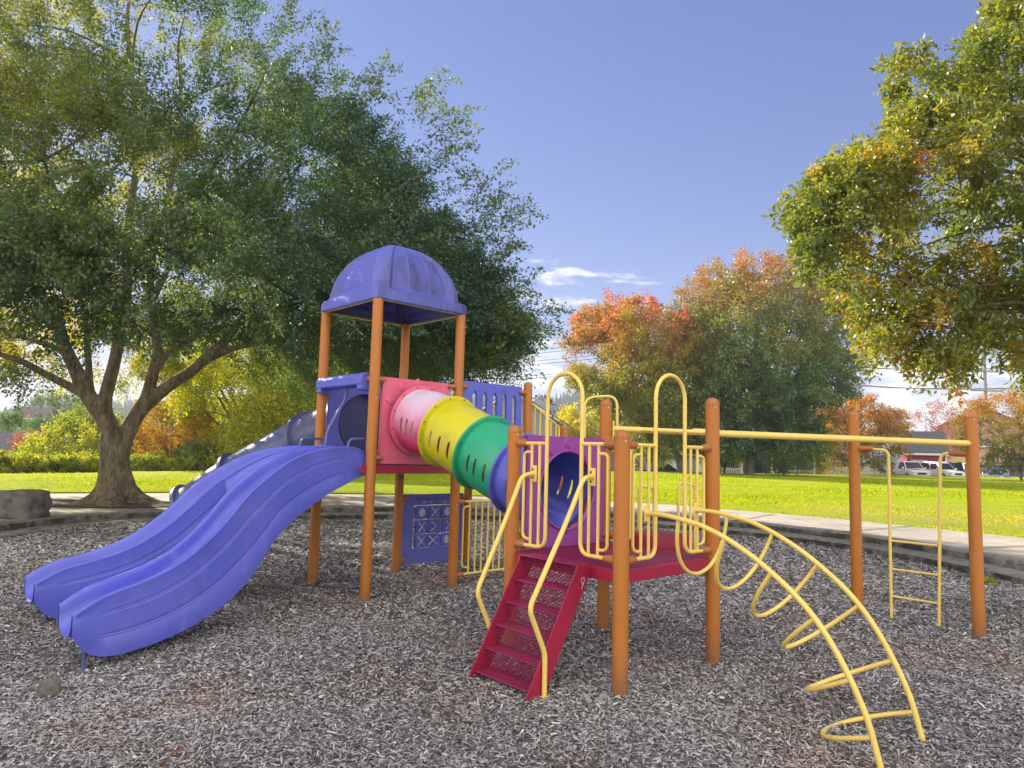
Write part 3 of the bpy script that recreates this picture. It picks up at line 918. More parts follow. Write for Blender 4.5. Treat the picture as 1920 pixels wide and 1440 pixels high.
# ------------------------------------------------------------------ overhead bars and end ladder
ZO = 1.852
def P3(p, z): return np.array([p[0], p[1], z])
dF = P3(F0-C0, 0); dE = P3(E0-D0, 0)
m = MB(); m.tube([P3(C0,ZO), P3(F0,ZO-.002)], .0300, 14)
OB = m.build('overhead_bar', M['yellow'], PS)
m = MB(); m.tube([P3(D0,ZO+.05), P3(E0,ZO+.03)], .0300, 14)
q = P3(D0,ZO+.05)+unit(dE)*.0; m.tube([P3(D0,ZO+.05)+unit(dE)*.98, P3(D0,ZO+.05)+unit(dE)*1.12], .036, 14)
m.build('overhead_bar', M['yellow'], PS)
for k in range(1, 8):
    m = MB(); f = k/8; m.tube([P3(C0,ZO)*(1-f)+P3(F0,ZO)*f, P3(D0,ZO+.05)*(1-f)+P3(E0,ZO+.03)*f], .012, 8)
    m.build('rung', M['yellow'], OB)
m = MB(); m.box(P3(D0,ZO+.05)+unit(dE)*.064, .016, .10, .15, unit(dE), unit(np.cross(UP,dE)), UP); m.build('bracket', M['yellow'], PS, bevel=.004)
dl = unit(P3(F0-E0, 0)); e = lambda s, z: P3(E0,z)+dl*s
m = MB()
m.tube(fillet([e(.05,1.785), e(.355,1.775), e(.338,-.2)], .08, 6), .0155, 10)
m.tube(fillet([e(1.09,1.752), e(.845,1.752), e(.773,-.2)], .08, 6), .0155, 10)
LD = m.build('end_ladder', M['yellow'], PS)
for z in (.822,.53,.25):
    m = MB(); m.tube([e(.345,z), e(.79,z)], .0112, 8); m.build('rung', M['yellow'], LD)
add_clamps(LD, [(e(0,1.785), dl, .2), (e(1.125,1.752), -dl, .2)])

# ------------------------------------------------------------------ transfer steps and hand loops beyond the deck
tsp = None
for (s, v, sx, sy, z) in ((1.50,.80,.50,.42,.915),(1.395,.385,.36,.40,.80)):
    m = MB(); m.box(DF(s, v, z-.075), sx, sy, .15, UD, VD, UP)
    o = m.build('transfer_step', M['crimson'], PS, bevel=.008)
    tsp = tsp or o
    m = MB(); lattice(m, DF(s-sx/2+.01, v-sy/2+.01, z+.003), UD, VD, sx-.02, sy-.02, .027, .009, .004)
    m.build('step_surface', M['mesh'], o, smooth=False)
m = MB(); m.box(DF(1.6,1.72,1.05), .3, .04, .32, UD, VD, UP); m.build('step_riser', M['crimson'], tsp, bevel=.004)
for (x0, x1, yt, yb, Y) in ((1272,1303,905,1018,7.15),(1198,1226,911,990,7.6)):
    a, b, c, d = at(x0,yb,Y), at(x0,yt,Y), at(x1,yt+4,Y+.12), at(x1,yb,Y+.12)
    m = MB(); m.tube(fillet([a-UP*.2, b, c, d-UP*.1], .05, 5), .0150, 9)
    m.build('hand_loop', M['yellow'], tsp)
# tall hand loop behind the rear corner post
a = [at(x, y, 8.1) for x, y in ((1096,985),(1096,745),(1157,742),(1158,960))]
m = MB(); m.tube(fillet(a, .13, 8), .016, 10); m.build('hand_loop', M['yellow'], PS)
# ------------------------------------------------------------------ ground materials
def mulchmat():
    m, t, out = nt('weathered_mulch_bed'); L = t.links.new
    b = N(t, 'ShaderNodeBsdfPrincipled', Roughness=.9)
    v = N(t, 'ShaderNodeTexVoronoi', Scale=38); L(wcoord(t), v.inputs['Vector'])
    r = ramp(t, [(0, (.05,.042,.036)), (.35, (.15,.132,.12)), (1, (.28,.255,.235))]); L(v.outputs['Color'], r.inputs[0])
    n = noise_n(t, .7, 5, .6); r2 = ramp(t, [(.45, (1,1,1)), (.7, (1.0,.72,.55))]); L(n, r2.inputs[0])
    L(mixc(t, 1, r.outputs[0], r2.outputs[0], 'MULTIPLY'), b.inputs['Base Color'])
    L(bumpn(t, v.outputs['Distance'], .6, .02), b.inputs['Normal']); L(b.outputs[0], out.inputs[0]); return m
def chipmat():
    m, t, out = nt('wood_chip'); L = t.links.new
    b = N(t, 'ShaderNodeBsdfPrincipled', Roughness=.75)
    a = N(t, 'ShaderNodeAttribute'); a.attribute_name = 'tint'
    r = ramp(t, [(0, (.035,.026,.02)), (.2, (.16,.15,.145)), (.5, (.355,.345,.345)), (.8, (.50,.49,.49)), (1, (.64,.63,.64))]); L(a.outputs['Fac'], r.inputs[0])
    n = noise_n(t, .75, 5, .6); r2 = ramp(t, [(.50, (1,1,1)), (.70, (1.0,.80,.66))]); L(n, r2.inputs[0])
    L(mixc(t, 1, r.outputs[0], r2.outputs[0], 'MULTIPLY'), b.inputs['Base Color']); L(b.outputs[0], out.inputs[0]); return m
def concrete(name, c, stain=.5, joint=0):
    m, t, out = nt(name); L = t.links.new
    b = N(t, 'ShaderNodeBsdfPrincipled', Roughness=.9)
    n1 = noise_n(t, 1.3, 7, .65); n2 = noise_n(t, 45, 4, .7); n3 = noise_n(t, 5, 5, .6)
    r = ramp(t, [(.3, tuple(q*.72 for q in c)), (.7, tuple(q*1.2 for q in c))]); L(n1, r.inputs[0])
    r2 = ramp(t, [(.3, (.8,.8,.8)), (.7, (1.12,1.12,1.12))]); L(n2, r2.inputs[0])
    c1 = mixc(t, 1, r.outputs[0], r2.outputs[0], 'MULTIPLY')
    r3 = ramp(t, [(.5, (0,0,0)), (.72, (stain,)*3)]); L(n3, r3.inputs[0])
    L(mixc(t, r3.outputs[0], c1, tuple(q*.3 for q in c)), b.inputs['Base Color'])
    L(bumpn(t, n2, .35, .006), b.inputs['Normal']); L(b.outputs[0], out.inputs[0]); return m
def lawnmat():
    m, t, out = nt('lawn_turf'); L = t.links.new
    b = N(t, 'ShaderNodeBsdfPrincipled', Roughness=.95); b.inputs['Specular IOR Level'].default_value = .05
    n1 = noise_n(t, .35, 6, .6); n2 = noise_n(t, 22, 5, .75)
    r = ramp(t, [(.35, (.24,.30,.014)), (.6, (.33,.37,.018)), (.75, (.38,.38,.035))]); L(n1, r.inputs[0])
    r2 = ramp(t, [(.3, (.55,.6,.5)), (.7, (1.25,1.25,1.1))]); L(n2, r2.inputs[0])
    c1 = mixc(t, 1, r.outputs[0], r2.outputs[0], 'MULTIPLY')
    sp = N(t, 'ShaderNodeVectorMath', _operation='DISTANCE'); L(wcoord(t), sp.inputs[0]); sp.inputs[1].default_value = (11.5,17.5,.3)
    n4 = noise_n(t, .9, 4); ad = N(t, 'ShaderNodeMath', _operation='MULTIPLY_ADD'); L(n4, ad.inputs[0]); ad.inputs[1].default_value = 5; L(sp.outputs['Value'], ad.inputs[2])
    mr = N(t, 'ShaderNodeMapRange'); mr.inputs[1].default_value = 7.5; mr.inputs[2].default_value = 4.5; mr.inputs[4].default_value = .45; L(ad.outputs[0], mr.inputs[0])
    L(mixc(t, mr.outputs[0], c1, (.33,.27,.13)), b.inputs['Base Color'])
    L(bumpn(t, n2, .8, .03), b.inputs['Normal']); L(b.outputs[0], out.inputs[0]); return m
M['mulch'] = mulchmat(); M['chip'] = chipmat(); M['concrete'] = concrete('old_concrete_path', (.42,.38,.32)); M['kerb'] = concrete('stained_concrete_kerb', (.25,.235,.205), .95)
def riser_darken(m):  # darker colour on the upright faces, broken up by noise
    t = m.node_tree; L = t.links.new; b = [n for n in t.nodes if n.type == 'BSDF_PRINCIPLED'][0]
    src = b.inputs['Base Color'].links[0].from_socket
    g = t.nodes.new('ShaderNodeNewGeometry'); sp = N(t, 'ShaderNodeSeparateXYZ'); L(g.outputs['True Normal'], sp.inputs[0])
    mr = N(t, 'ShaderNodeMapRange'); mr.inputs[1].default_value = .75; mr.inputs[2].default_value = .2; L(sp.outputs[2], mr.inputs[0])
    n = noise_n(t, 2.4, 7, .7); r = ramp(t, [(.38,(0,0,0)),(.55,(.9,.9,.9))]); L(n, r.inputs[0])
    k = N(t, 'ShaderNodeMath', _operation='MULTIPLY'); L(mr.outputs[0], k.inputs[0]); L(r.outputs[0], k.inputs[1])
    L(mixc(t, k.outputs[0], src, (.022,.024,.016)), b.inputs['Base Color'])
riser_darken(M['kerb'])
M['lawn'] = lawnmat()
M['blade'] = leafmat('grass_blade', [(0,(.14,.24,.010)), (.5,(.28,.36,.012)), (.8,(.40,.40,.03)), (1,(.50,.42,.16))], .38, .0)
M['terrain'] = simple('rough_ground', (.09,.10,.04), .95, .4, .3, bump=.3)
M['asphalt'] = simple('street_asphalt', (.075,.075,.08), .9, .3, 2, bump=.2)

# ------------------------------------------------------------------ outlines (plan)
PIT = [(-7.72,10.5),(-7.75,11.9),(-7.35,13.3),(-6.3,14.5),(-4.9,15.4),(-3.1,16.3),(-.6,16.75),(2.2,16.4),(4.55,14.95),(6.1,13.0),(6.75,10.9),(6.95,9.3),(7.1,6.5),(6.6,2),(4.5,-2.5),(0,-4),(-4.5,-2.5),(-6.8,2),(-7.5,6.5)]
def loop(off, n=8):
    P = np.array([(p[0],p[1]) for p in spline([(a,b,0) for a,b in PIT], n, True)])
    c = np.array([-.3, 8.0]); d = P-c
    T = np.roll(P,-1,0)-np.roll(P,1,0); Nn = np.stack([T[:,1],-T[:,0]],1); Nn /= np.linalg.norm(Nn,axis=1,keepdims=True)
    s = np.sign((Nn*d).sum(1)); Nn *= s[:,None]
    return P+Nn*off
LAWN_EDGE = [(-40,17.0),(-18,17.4),(-12.9,17.7),(-10.9,18.4),(-9.3,19.3),(-7.0,20.2),(-4.1,20.8),(0,21.1),(3.7,20.2),(5.56,18.7),(7.8,16.2),(9.3,13.7),(10.6,11.5),(12.5,8.5),(16,4),(22,-2)]
FAR = [(-34,17.5),(-19.4,26.5),(-15.9,33),(-13.2,37.7),(-3.4,45),(11.2,60),(30,68),(61,84),(90,90),(90,40),(60,0),(30,-8)]
PZ = .30
# mulch floor
def inside(poly, X, Y):
    poly = np.asarray(poly); r = np.zeros(len(X), bool); j = len(poly)-1
    for i in range(len(poly)):
        xi, yi = poly[i]; xj, yj = poly[j]
        c = ((yi > Y) != (yj > Y)) & (X < (xj-xi)*(Y-yi)/(yj-yi+1e-12)+xi)
        r ^= c; j = i
    return r
m = MB()
gx, gy = np.linspace(-9,8.5,120), np.linspace(-5,18,150)
vs = [(x, y, float(ground_z(x,y)) + .022*mnoise.noise((x*1.1,y*1.1,0)) + .012*mnoise.noise((x*4,y*4,3)) - .012) for y in gy for x in gx]
m.add(vs, [(j*120+i, j*120+i+1, (j+1)*120+i+1, (j+1)*120+i) for j in range(149) for i in range(119)])
tag(m.build('mulch_ground', M['mulch'], angle=180), kind='structure')

def chips():
    out = []
    def band(y0, y1, dens, ln, wd, xm=.80):
        n = int(dens*xm*2*(y1*y1-y0*y0)/2)
        y = np.sqrt(rng.uniform(y0*y0, y1*y1, n)); x = rng.uniform(-xm-.03, xm+.03, n)*y
        out.append((x, y, np.full(n, ln)*rng.lognormal(0,.38,n), np.full(n, wd)*rng.lognormal(0,.3,n)))
    band(1.5, 3.2, 500, .035, .010, 1.0)
    band(3.2, 5, 5200, .029, .0075); band(5, 7, 3700, .032, .0092); band(7, 9.5, 2300, .037, .0115); band(9.5, 12.5, 1200, .048, .0155); band(12.5, 17.2, 560, .066, .021)
    n = 150000; ys = rng.uniform(.5, 15, n); xs = rng.uniform(-8, 7.5, n); k = np.abs(xs) > .82*ys      # beside the field of view
    out.append((xs[k], ys[k], .040*rng.lognormal(0,.38,k.sum()), .0125*rng.lognormal(0,.3,k.sum())))
    x = np.concatenate([o[0] for o in out]); y = np.concatenate([o[1] for o in out]); l = np.concatenate([o[2] for o in out]); w = np.concatenate([o[3] for o in out])
    k = inside(loop(-.02), x, y); x, y, l, w = x[k], y[k], l[k], w[k]
    n = len(x)
    g = np.array([mnoise.noise((a*1.1,b*1.1,0))*.022 + mnoise.noise((a*4,b*4,3))*.012 for a, b in zip(x, y)])
    z = ground_z(x, y) + g - .008 + rng.uniform(0, .016, n)
    az = rng.uniform(0, 2*PI, n); el = rng.normal(0, .30, n); ro = rng.normal(0, .5, n)
    D = np.stack([np.cos(az)*np.cos(el), np.sin(az)*np.cos(el), np.sin(el)], 1)
    S = np.stack([-np.sin(az)*np.cos(ro), np.cos(az)*np.cos(ro), np.sin(ro)], 1)
    U = nrm(np.cross(D, S))
    P = np.stack([x, y, z], 1); l = l[:,None]; w = w[:,None]
    co = np.empty((n, 6, 3), np.float32)                # a split sliver with a ridge
    tp = rng.uniform(.3, 1, (n,1)); tq = rng.uniform(.3, 1, (n,1))
    co[:,0] = P - D*l/2 - S*w*.5*tp; co[:,1] = P - D*l/2 + S*w*.5*tp
    co[:,2] = P + S*w*.5 + U*w*.16; co[:,3] = P + D*l/2 + S*w*.5*tq
    co[:,4] = P + D*l/2 - S*w*.5*tq; co[:,5] = P - S*w*.5 + U*w*.16
    idx = (np.array([0,1,2,5, 5,2,3,4])[None] + (np.arange(n)*6)[:,None]).ravel()
    patch = np.array([mnoise.noise((a*.55,b*.55,9)) for a, b in zip(x[::1], y[::1])])
    t = np.clip(rng.normal(.47, .27, n) + patch*.16, 0, 1)
    o = raw_mesh('wood_chips', co.reshape(-1,3), 4, idx, M['chip'], None, np.repeat(t, 6))
    tag(o, 'loose grey weathered wood chips covering the play area', 'wood chips', kind='stuff')
chips()

# two-step kerb: profile swept round the pit
KP = [(0,-.25),(0,.135),(.03,.165),(.36,.170),(.365,.175),(.37,.27),(.40,PZ+.004),(.62,PZ+.006),(.64,PZ-.1)]
loops = [loop(o) for o, z in KP]
m = MB(); n = len(loops[0])
jit = [mnoise.noise((p[0]*.8,p[1]*.8,5))*.012 for p in loops[0]]
vs = [(*loops[k][i], KP[k][1]+(jit[i] if 0 < k < 6 else 0)) for k in range(len(KP)) for i in range(n)]
m.add(vs, [(k*n+i, k*n+(i+1)%n, (k+1)*n+(i+1)%n, (k+1)*n+i) for k in range(len(KP)-1) for i in range(n)])
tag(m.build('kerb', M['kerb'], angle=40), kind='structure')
# path: ring sheet from kerb out to beneath the lawn
inner = loop(.61); c0 = np.array([-.3, 8.0])
outer = []
for p in inner:
    d = (p-c0)/np.linalg.norm(p-c0); outer.append(c0+d*34)
m = MB(); n = len(inner)
NRr = 10
vs = []
for k in range(NRr+1):
    f = (k/NRr)**2
    for i in range(n):
        q = inner[i]*(1-f)+np.array(outer[i])*f
        vs.append((q[0], q[1], PZ+.008*mnoise.noise((q[0]*.6,q[1]*.6,1))*(k > 0)))
m.add(vs, [(k*n+i, k*n+(i+1)%n, (k+1)*n+(i+1)%n, (k+1)*n+i) for k in range(NRr) for i in range(n)])
tag(m.build('path', M['concrete'], angle=180), kind='structure')
# expansion joints
def joint(p, q, name='path_joint'):
    m = MB(); p = np.array([*p, PZ+.014]); q = np.array([*q, PZ+.014]); d = unit(q-p)
    m.box((p+q)/2, np.linalg.norm(q-p), .03, .004, d, np.cross(UP, d), UP)
    tag(m.build(name, M['terrain'], smooth=False), kind='structure')
for a in (-3.0, -1.2, .6, 2.4):
    joint((a, 17.3), (a-.05, 20.6))
for i in (0,1,2,3):
    th = R(52-16*i); r0 = 8.2; joint((-.3+r0*math.cos(th), 8.6+r0*math.sin(th)), (-.3+(r0+2.7)*math.cos(th), 8.6+(r0+2.7)*math.sin(th)))
# lawn
edge = [np.array(p[:2]) for p in spline([(a,b,0) for a,b in LAWN_EDGE], 10)]
m = MB(); NE = len(edge); K = 40
far = []
cum = np.linspace(0, 1, NE)
FP = np.array(FAR[:8]+[(90,80),(90,30),(60,-5)]); FL = np.concatenate([[0], np.cumsum(np.linalg.norm(np.diff(FP,axis=0),axis=1))])
keyx = np.array([p[0] for p in edge])
# match each near point to a far point along the same bearing from the camera
fb = np.degrees(np.arctan2(FP[:,0], FP[:,1])); eb = np.degrees(np.arctan2(keyx, [p[1] for p in edge]))
fb = np.maximum.accumulate(fb+np.arange(len(fb))*1e-3)
for b in eb: far.append((np.interp(b, fb, FP[:,0]), np.interp(b, fb, FP[:,1])))
vs = []
for k in range(K+1):
    f = (k/K)**1.8
    for i in range(NE):
        q = edge[i]*(1-f)+np.array(far[i])*f
        z = PZ + (.035 if k > 0 else -.01) + .05*mnoise.noise((q[0]*.15,q[1]*.15,2))*min(1,k/6)
        if k == K: z -= .9
        vs.append((q[0], q[1], z))
m.add(vs, [(k*NE+i, k*NE+i+1, (k+1)*NE+i+1, (k+1)*NE+i) for k in range(K) for i in range(NE-1)])
tag(m.build('lawn', M['lawn'], angle=180), kind='structure')
# grass blades near the edge and thinning with distance
def blades():
    n = 260000
    y = 11+ (rng.uniform(0,1,n)**1.9)*42; x = rng.uniform(-.80,.82,n)*y
    ed = np.array(edge); fp = np.concatenate([ed, np.array(far)[::-1]])
    k = inside(fp, x, y); x, y = x[k], y[k]; n = len(x)
    # ragged border
    h = rng.lognormal(0,.35,n)*(.018+.0010*y); w = .006+.0008*y
    az = rng.uniform(0,2*PI,n); ln = rng.normal(0,.35,(n,2))
    z = np.full(n, PZ+.015)
    P = np.stack([x,y,z],1); S = np.stack([np.cos(az),np.sin(az),np.zeros(n)],1)*(w*rng.uniform(.6,1.2,n))[:,None]
    T = P + np.stack([ln[:,0]*h, ln[:,1]*h, h],1)
    co = np.stack([P-S,P+S,T],1).astype(np.float32)
    dry = np.exp(-(((x-11.5)/4.5)**2+((y-17.5)/4)**2))
    mot = np.array([mnoise.noise((a*.5,b*.35,4))+.6*mnoise.noise((a*1.7,b*1.2,8)) for a, b in zip(x, y)])
    t = np.clip(rng.normal(.50,.2,n)+dry*.30+mot*.26, 0, 1)
    o = raw_mesh('grass', co.reshape(-1,3), 3, np.arange(n*3), M['blade'], None, np.repeat(t,3))
    tag(o, 'short sunlit green grass blades of the park lawn', 'grass', kind='stuff')
blades()
# wide terrain to the horizon, dropping away beyond the lawn
def tz(x, y):
    r = math.hypot(x, y); a = math.degrees(math.atan2(x, y))
    if y < 5 and r < 60: return -.55
    left = min(max((12-a)/30, 0), 1)            # 1 to the left, 0 to the right
    base = -.55
    d = max(r-30-25*(1-left), 0)
    base -= left*min(d*.13, 6.5) + (1-left)*min(d*.01, .6)
    far = max(r-260, 0)
    if y < -300: return -.55
    return base - min(far*.01, 4)
m = MB(); rs = [0,4,8,14,20,26,32,38,45,55,65,80,100,130,170,220,300,420,600,900,1400]; na = 96
vs = [(r*math.sin(2*PI*i/na), r*math.cos(2*PI*i/na), tz(r*math.sin(2*PI*i/na), r*math.cos(2*PI*i/na))) for r in rs for i in range(na)]
m.add(vs, [(k*na+i, k*na+(i+1)%na, (k+1)*na+(i+1)%na, (k+1)*na+i) for k in range(len(rs)-1) for i in range(na)])
tag(m.build('terrain', M['terrain'], angle=180), kind='structure')
# street and parking beyond the lawn on the right
m = MB()
sp_ = [(14,62.5),(31,69.5),(61,85.5),(100,101),(100,125),(55,104),(26,84),(8,76)]
m.prism([(a,b,-.42) for a,b in sp_], (0,0,.30)); tag(m.build('street', M['asphalt'], smooth=False), kind='structure')

# ------------------------------------------------------------------ rocks, twig, weeds
M['rock'] = concrete('lichen_grey_rock', (.17,.155,.13), 1.0)
def rock(name, c, s, label, seed, group=None, flat=.0):
    m = bpy.data.meshes.new(name); bm = bmesh.new(); bmesh.ops.create_icosphere(bm, subdivisions=4, radius=1)
    for v in bm.verts:
        p = v.co.copy(); k = 1+.34*mnoise.noise(p*1.2+Vector((seed,0,0)))+.20*mnoise.noise(p*2.9+Vector((0,seed,0)))+.07*mnoise.noise(p*8)
        q = Vector([math.copysign(abs(a)**(.84 if flat else .85), a) for a in p])*k
        if flat and q.z > .66: q.z = .66+.25*(q.z-.66)
        v.co = Vector((q.x*s[0], q.y*s[1], q.z*s[2]))
    bm.to_mesh(m); bm.free(); m.materials.append(M['rock']); m.shade_smooth()
    o = bpy.data.objects.new(name, m); col.objects.link(o); o.location = c
    return tag(o, label, 'rock', group)
rock('boulder', (-8.62,12.4,.50), (.52,.46,.36), 'flat-topped grey boulder resting on the concrete path at the left', 3.1, flat=1)
q = gz = at(95,1253,5.15); rock('stone', (q[0],q[1],float(ground_z(q[0],q[1]))+.035), (.075,.06,.065), 'loose fist-sized grey stone lying in front of the double slide', 8.3)
q = at(503,1114,8.3); rock('stone', (q[0],q[1],float(ground_z(q[0],q[1]))+.02), (.075,.06,.045), 'small brown stone half buried in chips beneath the slide', 5.7)
q = [at(x,y,Y) for x, y, Y in ((517,1219,6.35),(540,1210,6.45),(560,1200,6.55),(577,1192,6.62))]
m = MB(); m.tube([(p[0],p[1],float(ground_z(p[0],p[1]))+.03+.008*i) for i, p in enumerate(q)], [.008,.007,.006,.003], 6)
M['twig'] = simple('dry_twig', (.25,.19,.13), .9)
tag(m.build('twig', M['twig']), 'thin pale twig lying on the wood chips right of the slide', 'twig')
def tuft(c, n, s, label, mat, name='weed'):
    c = np.array(c); P = c + rng.normal(0, s*.55, (n,3))*np.array([1,1,.1])
    D = np.stack([rng.normal(0,.7,n), rng.normal(0,.7,n), rng.uniform(.4,1.2,n)],1)
    tag(leaves(name, P, D, rng.normal(0,1,(n,3)), s*rng.uniform(.5,1.1,n), s*rng.uniform(.12,.25,n), rng.uniform(.1,.9,n), mat), label, 'plant')
tuft((6.5,9.75,.03), 70, .13, 'small green weed growing at the foot of the kerb on the right', M['blade'])

# a few fallen leaves on the chips
M['fallen'] = simple('fallen_leaf_red', (.20,.07,.04), .7, .4, 30)
for i, (x, y) in enumerate(((1712,1293),(880,1240),(330,1395),(1390,1330),(1560,1105))):
    g = ray(x, y); q = np.array([0,0,EYE])+g*((float(ground_z(0,5))-EYE+.03)/g[2]); a = i*1.7; r_ = .022+.006*(i%3)
    m = MB(); ring = []
    for k in range(15):
        w = 2*PI*k/15; rr = r_*(1+.38*math.cos(5*w)); ring.append(np.array([q[0]+rr*math.cos(w+a), q[1]+rr*math.sin(w+a), float(ground_z(q[0],q[1]))+.022+.010*math.cos(2*w)]))
    m.add([np.array([q[0],q[1],float(ground_z(q[0],q[1]))+.018])]+ring, [(0,1+k,1+(k+1)%15) for k in range(15)])
    tag(m.build('fallen_leaf', M['fallen'], angle=180), 'small reddish brown fallen leaf lying on the wood chips', 'leaf', 'fallen leaves on the wood chips')
# ------------------------------------------------------------------ trees
def barkmat(name, c, scale=9):
    m, t, out = nt(name); L = t.links.new
    b = N(t, 'ShaderNodeBsdfPrincipled', Roughness=.92)
    mp = t.nodes.new('ShaderNodeMapping'); mp.inputs['Scale'].default_value = (1,1,.32); L(wcoord(t), mp.inputs[0])
    n1 = noise_n(t, scale, 8, .7, mp.outputs[0]); n2 = noise_n(t, 2.2, 4)
    v = N(t, 'ShaderNodeTexVoronoi', Scale=scale*1.3, _feature='DISTANCE_TO_EDGE'); L(mp.outputs[0], v.inputs['Vector'])
    r = ramp(t, [(.3, tuple(q*.28 for q in c)), (.5, c), (.72, tuple(q*1.9 for q in c))]); L(n1, r.inputs[0])
    r2 = ramp(t, [(.4, (1,1,1)), (.7, (.8,.95,.75))]); L(n2, r2.inputs[0])
    L(mixc(t, 1, r.outputs[0], r2.outputs[0], 'MULTIPLY'), b.inputs['Base Color'])
    ad = N(t, 'ShaderNodeMath', _operation='ADD'); L(n1, ad.inputs[0]); L(v.outputs['Distance'], ad.inputs[1])
    L(bumpn(t, ad.outputs[0], 1.0, .12), b.inputs['Normal']); L(b.outputs[0], out.inputs[0]); return m
M['bark'] = barkmat('fissured_brown_bark', (.25,.195,.14))
M['bark2'] = barkmat('grey_bark', (.13,.12,.105), 5)

def noise_pts(P, sc, seed): return np.array([mnoise.noise((a*sc+seed, b*sc, c*sc)) for a, b, c in P])
def twigs(C, D, Ln, per, lat, droop, leafL, leafW, tb, ts, name, mat, parent, up=.75, tvar=.12):
    "leaves strung along short twigs: C starts, D directions, Ln lengths"
    n = len(C); D = nrm(D)
    idx = np.repeat(np.arange(n), per); N_ = len(idx)
    t = rng.uniform(0, 1, N_)
    P = C[idx] + D[idx]*(t*Ln[idx])[:,None] + rng.normal(0, 1, (N_,3))*lat*(.4+.6*(1-t))[:,None]
    P[:,2] -= droop*(t*Ln[idx])**2
    LD = D[idx]*.7 + rng.normal(0,.75,(N_,3)); LD[:,2] -= .25
    NN = rng.normal(0,.6,(N_,3)); NN[:,2] += up
    tint = np.clip(tb[idx] + rng.normal(0, tvar, N_), 0, 1) if not np.isscalar(tb) else np.clip(rng.normal(tb, ts, N_), 0, 1)
    return leaves(name, P, LD, NN, leafL*rng.uniform(.65,1.3,N_), leafW*rng.uniform(.65,1.3,N_), tint, mat, parent)

def limb_chain(m, pts, r0, r1, seg=10):
    P = spline(pts, 6); n = len(P)
    P = [p + np.array([mnoise.noise((p[0]*1.3,p[2]*1.3,1)), mnoise.noise((p[1]*1.3,p[2]*1.3,7)), 0])*min(r0,.12)*.35 for p in P]
    m.tube(P, [r0+(r1-r0)*(i/(n-1))**.8 for i in range(n)], seg)
    return P

# ---- big shade tree at the left
BT = empty('shade_tree', (-8.75,15.5,.3), 'big spreading shade tree with forked trunk standing on the path behind the slide', 'tree')
Y0 = 15.5
def px(x, y, dy=0): return at(x, y, Y0+dy)
tm = MB()
nseg = 36; vs = []
prof = [(-.15,.95),(0,.72),(.08,.58),(.2,.46),(.4,.38),(.7,.325),(1.0,.30),(1.3,.30),(1.55,.315),(1.75,.30)]
base = px(219, 941)
axis_pts = [px(x, y) for x, y in ((219,949),(219,941),(219,934),(218,925),(217,910),(216,885),(215,862),(214,838),(217,818),(220,802))]
for k, (h_, r_) in enumerate(prof):
    for i in range(nseg):
        w = 2*PI*i/nseg
        lobes = 1 + max(0, (.5-h_)/.5)*.30*(math.sin(w*5+1)+.5*math.sin(w*3+.4)) + .035*math.sin(w*4+h_*2)
        vs.append(axis_pts[k]+np.array([math.cos(w), math.sin(w), 0])*r_*lobes)
tm.add(vs, [(k*nseg+i, k*nseg+(i+1)%nseg, (k+1)*nseg+(i+1)%nseg, (k+1)*nseg+i) for k in range(len(prof)-1) for i in range(nseg)] + [tuple(range((len(prof)-1)*nseg, len(prof)*nseg)), tuple(reversed(range(nseg)))])
LIMBS = []
def limb(pts, r0, r1):
    r0, r1 = r0*.80, r1*.85
    LIMBS.append((limb_chain(tm, [px(*p) for p in pts], r0, r1, 12), r0, r1))
limb([(216,845),(208,810),(196,782),(183,767),(157,727),(143,697),(123,653),(108,610),(77,550),(48,500),(20,440),(-10,360,-1),(-30,280,-1.5)], .30, .07)
limb([(190,775),(165,745),(127,723),(83,700),(40,677),(0,664),(-60,640,-.5),(-120,600,-.5)], .155, .05)
limb([(150,705),(128,670),(100,650),(60,638),(10,622),(-50,590,.6)], .12, .04)
limb([(200,792),(196,755),(205,715),(218,660),(230,590),(239,523),(236,460),(245,390),(256,300,.3),(250,180,.6),(240,60,.8),(245,-60,.8)], .215, .05)
limb([(175,752),(168,715),(163,640),(158,590),(147,540),(120,470,1),(110,380,1.6)], .12, .04)
limb([(228,838),(240,802),(258,772),(274,745),(287,700),(296,655),(287,590),(284,530),(292,450,.5),(320,350,1),(335,240,1.2),(340,120,1.5)], .24, .05)
limb([(298,690),(313,665),(348,640),(387,615),(420,570,.5),(440,500,1),(470,420,1.2)], .11, .035)
limb([(226,848),(238,815),(262,772),(317,722),(367,690),(412,645),(440,610),(490,560,-.5),(560,500,-1),(640,430,-1.6),(720,370,-2),(790,330,-2.2)], .235, .045)
limb([(380,682),(430,655),(500,640),(560,634,-.6),(640,640,-1.2),(740,640,-1.8),(850,610,-2.2),(940,600,-2.4)], .12, .025)
limb([(255,480),(310,420,-1.2),(380,340,-2.2),(450,230,-3),(500,130,-3.4)], .10, .03)
limb([(290,560),(330,480,1.8),(400,400,3),(500,300,4),(580,240,4.6)], .10, .03)
limb([(225,600),(190,520,-1.8),(140,420,-3.2),(80,300,-4.2)], .09, .03)
limb([(110,610),(60,520,1.5),(20,420,3),(0,300,4)], .09, .03)
limb([(440,610),(500,590,-1.8),(580,560,-3.2),(680,540,-4.2)], .09, .025)
limb([(490,560),(560,560,1.2),(660,520,2.2),(780,480,3)], .08, .025)
trunk = tm.build('trunk', M['bark'], BT, angle=180)
rm = trunk.modifiers.new('fuse', 'REMESH'); rm.mode = 'VOXEL'; rm.voxel_size = .03; rm.use_smooth_shade = True
sm = trunk.modifiers.new('soft', 'SMOOTH'); sm.factor = .5; sm.iterations = 3
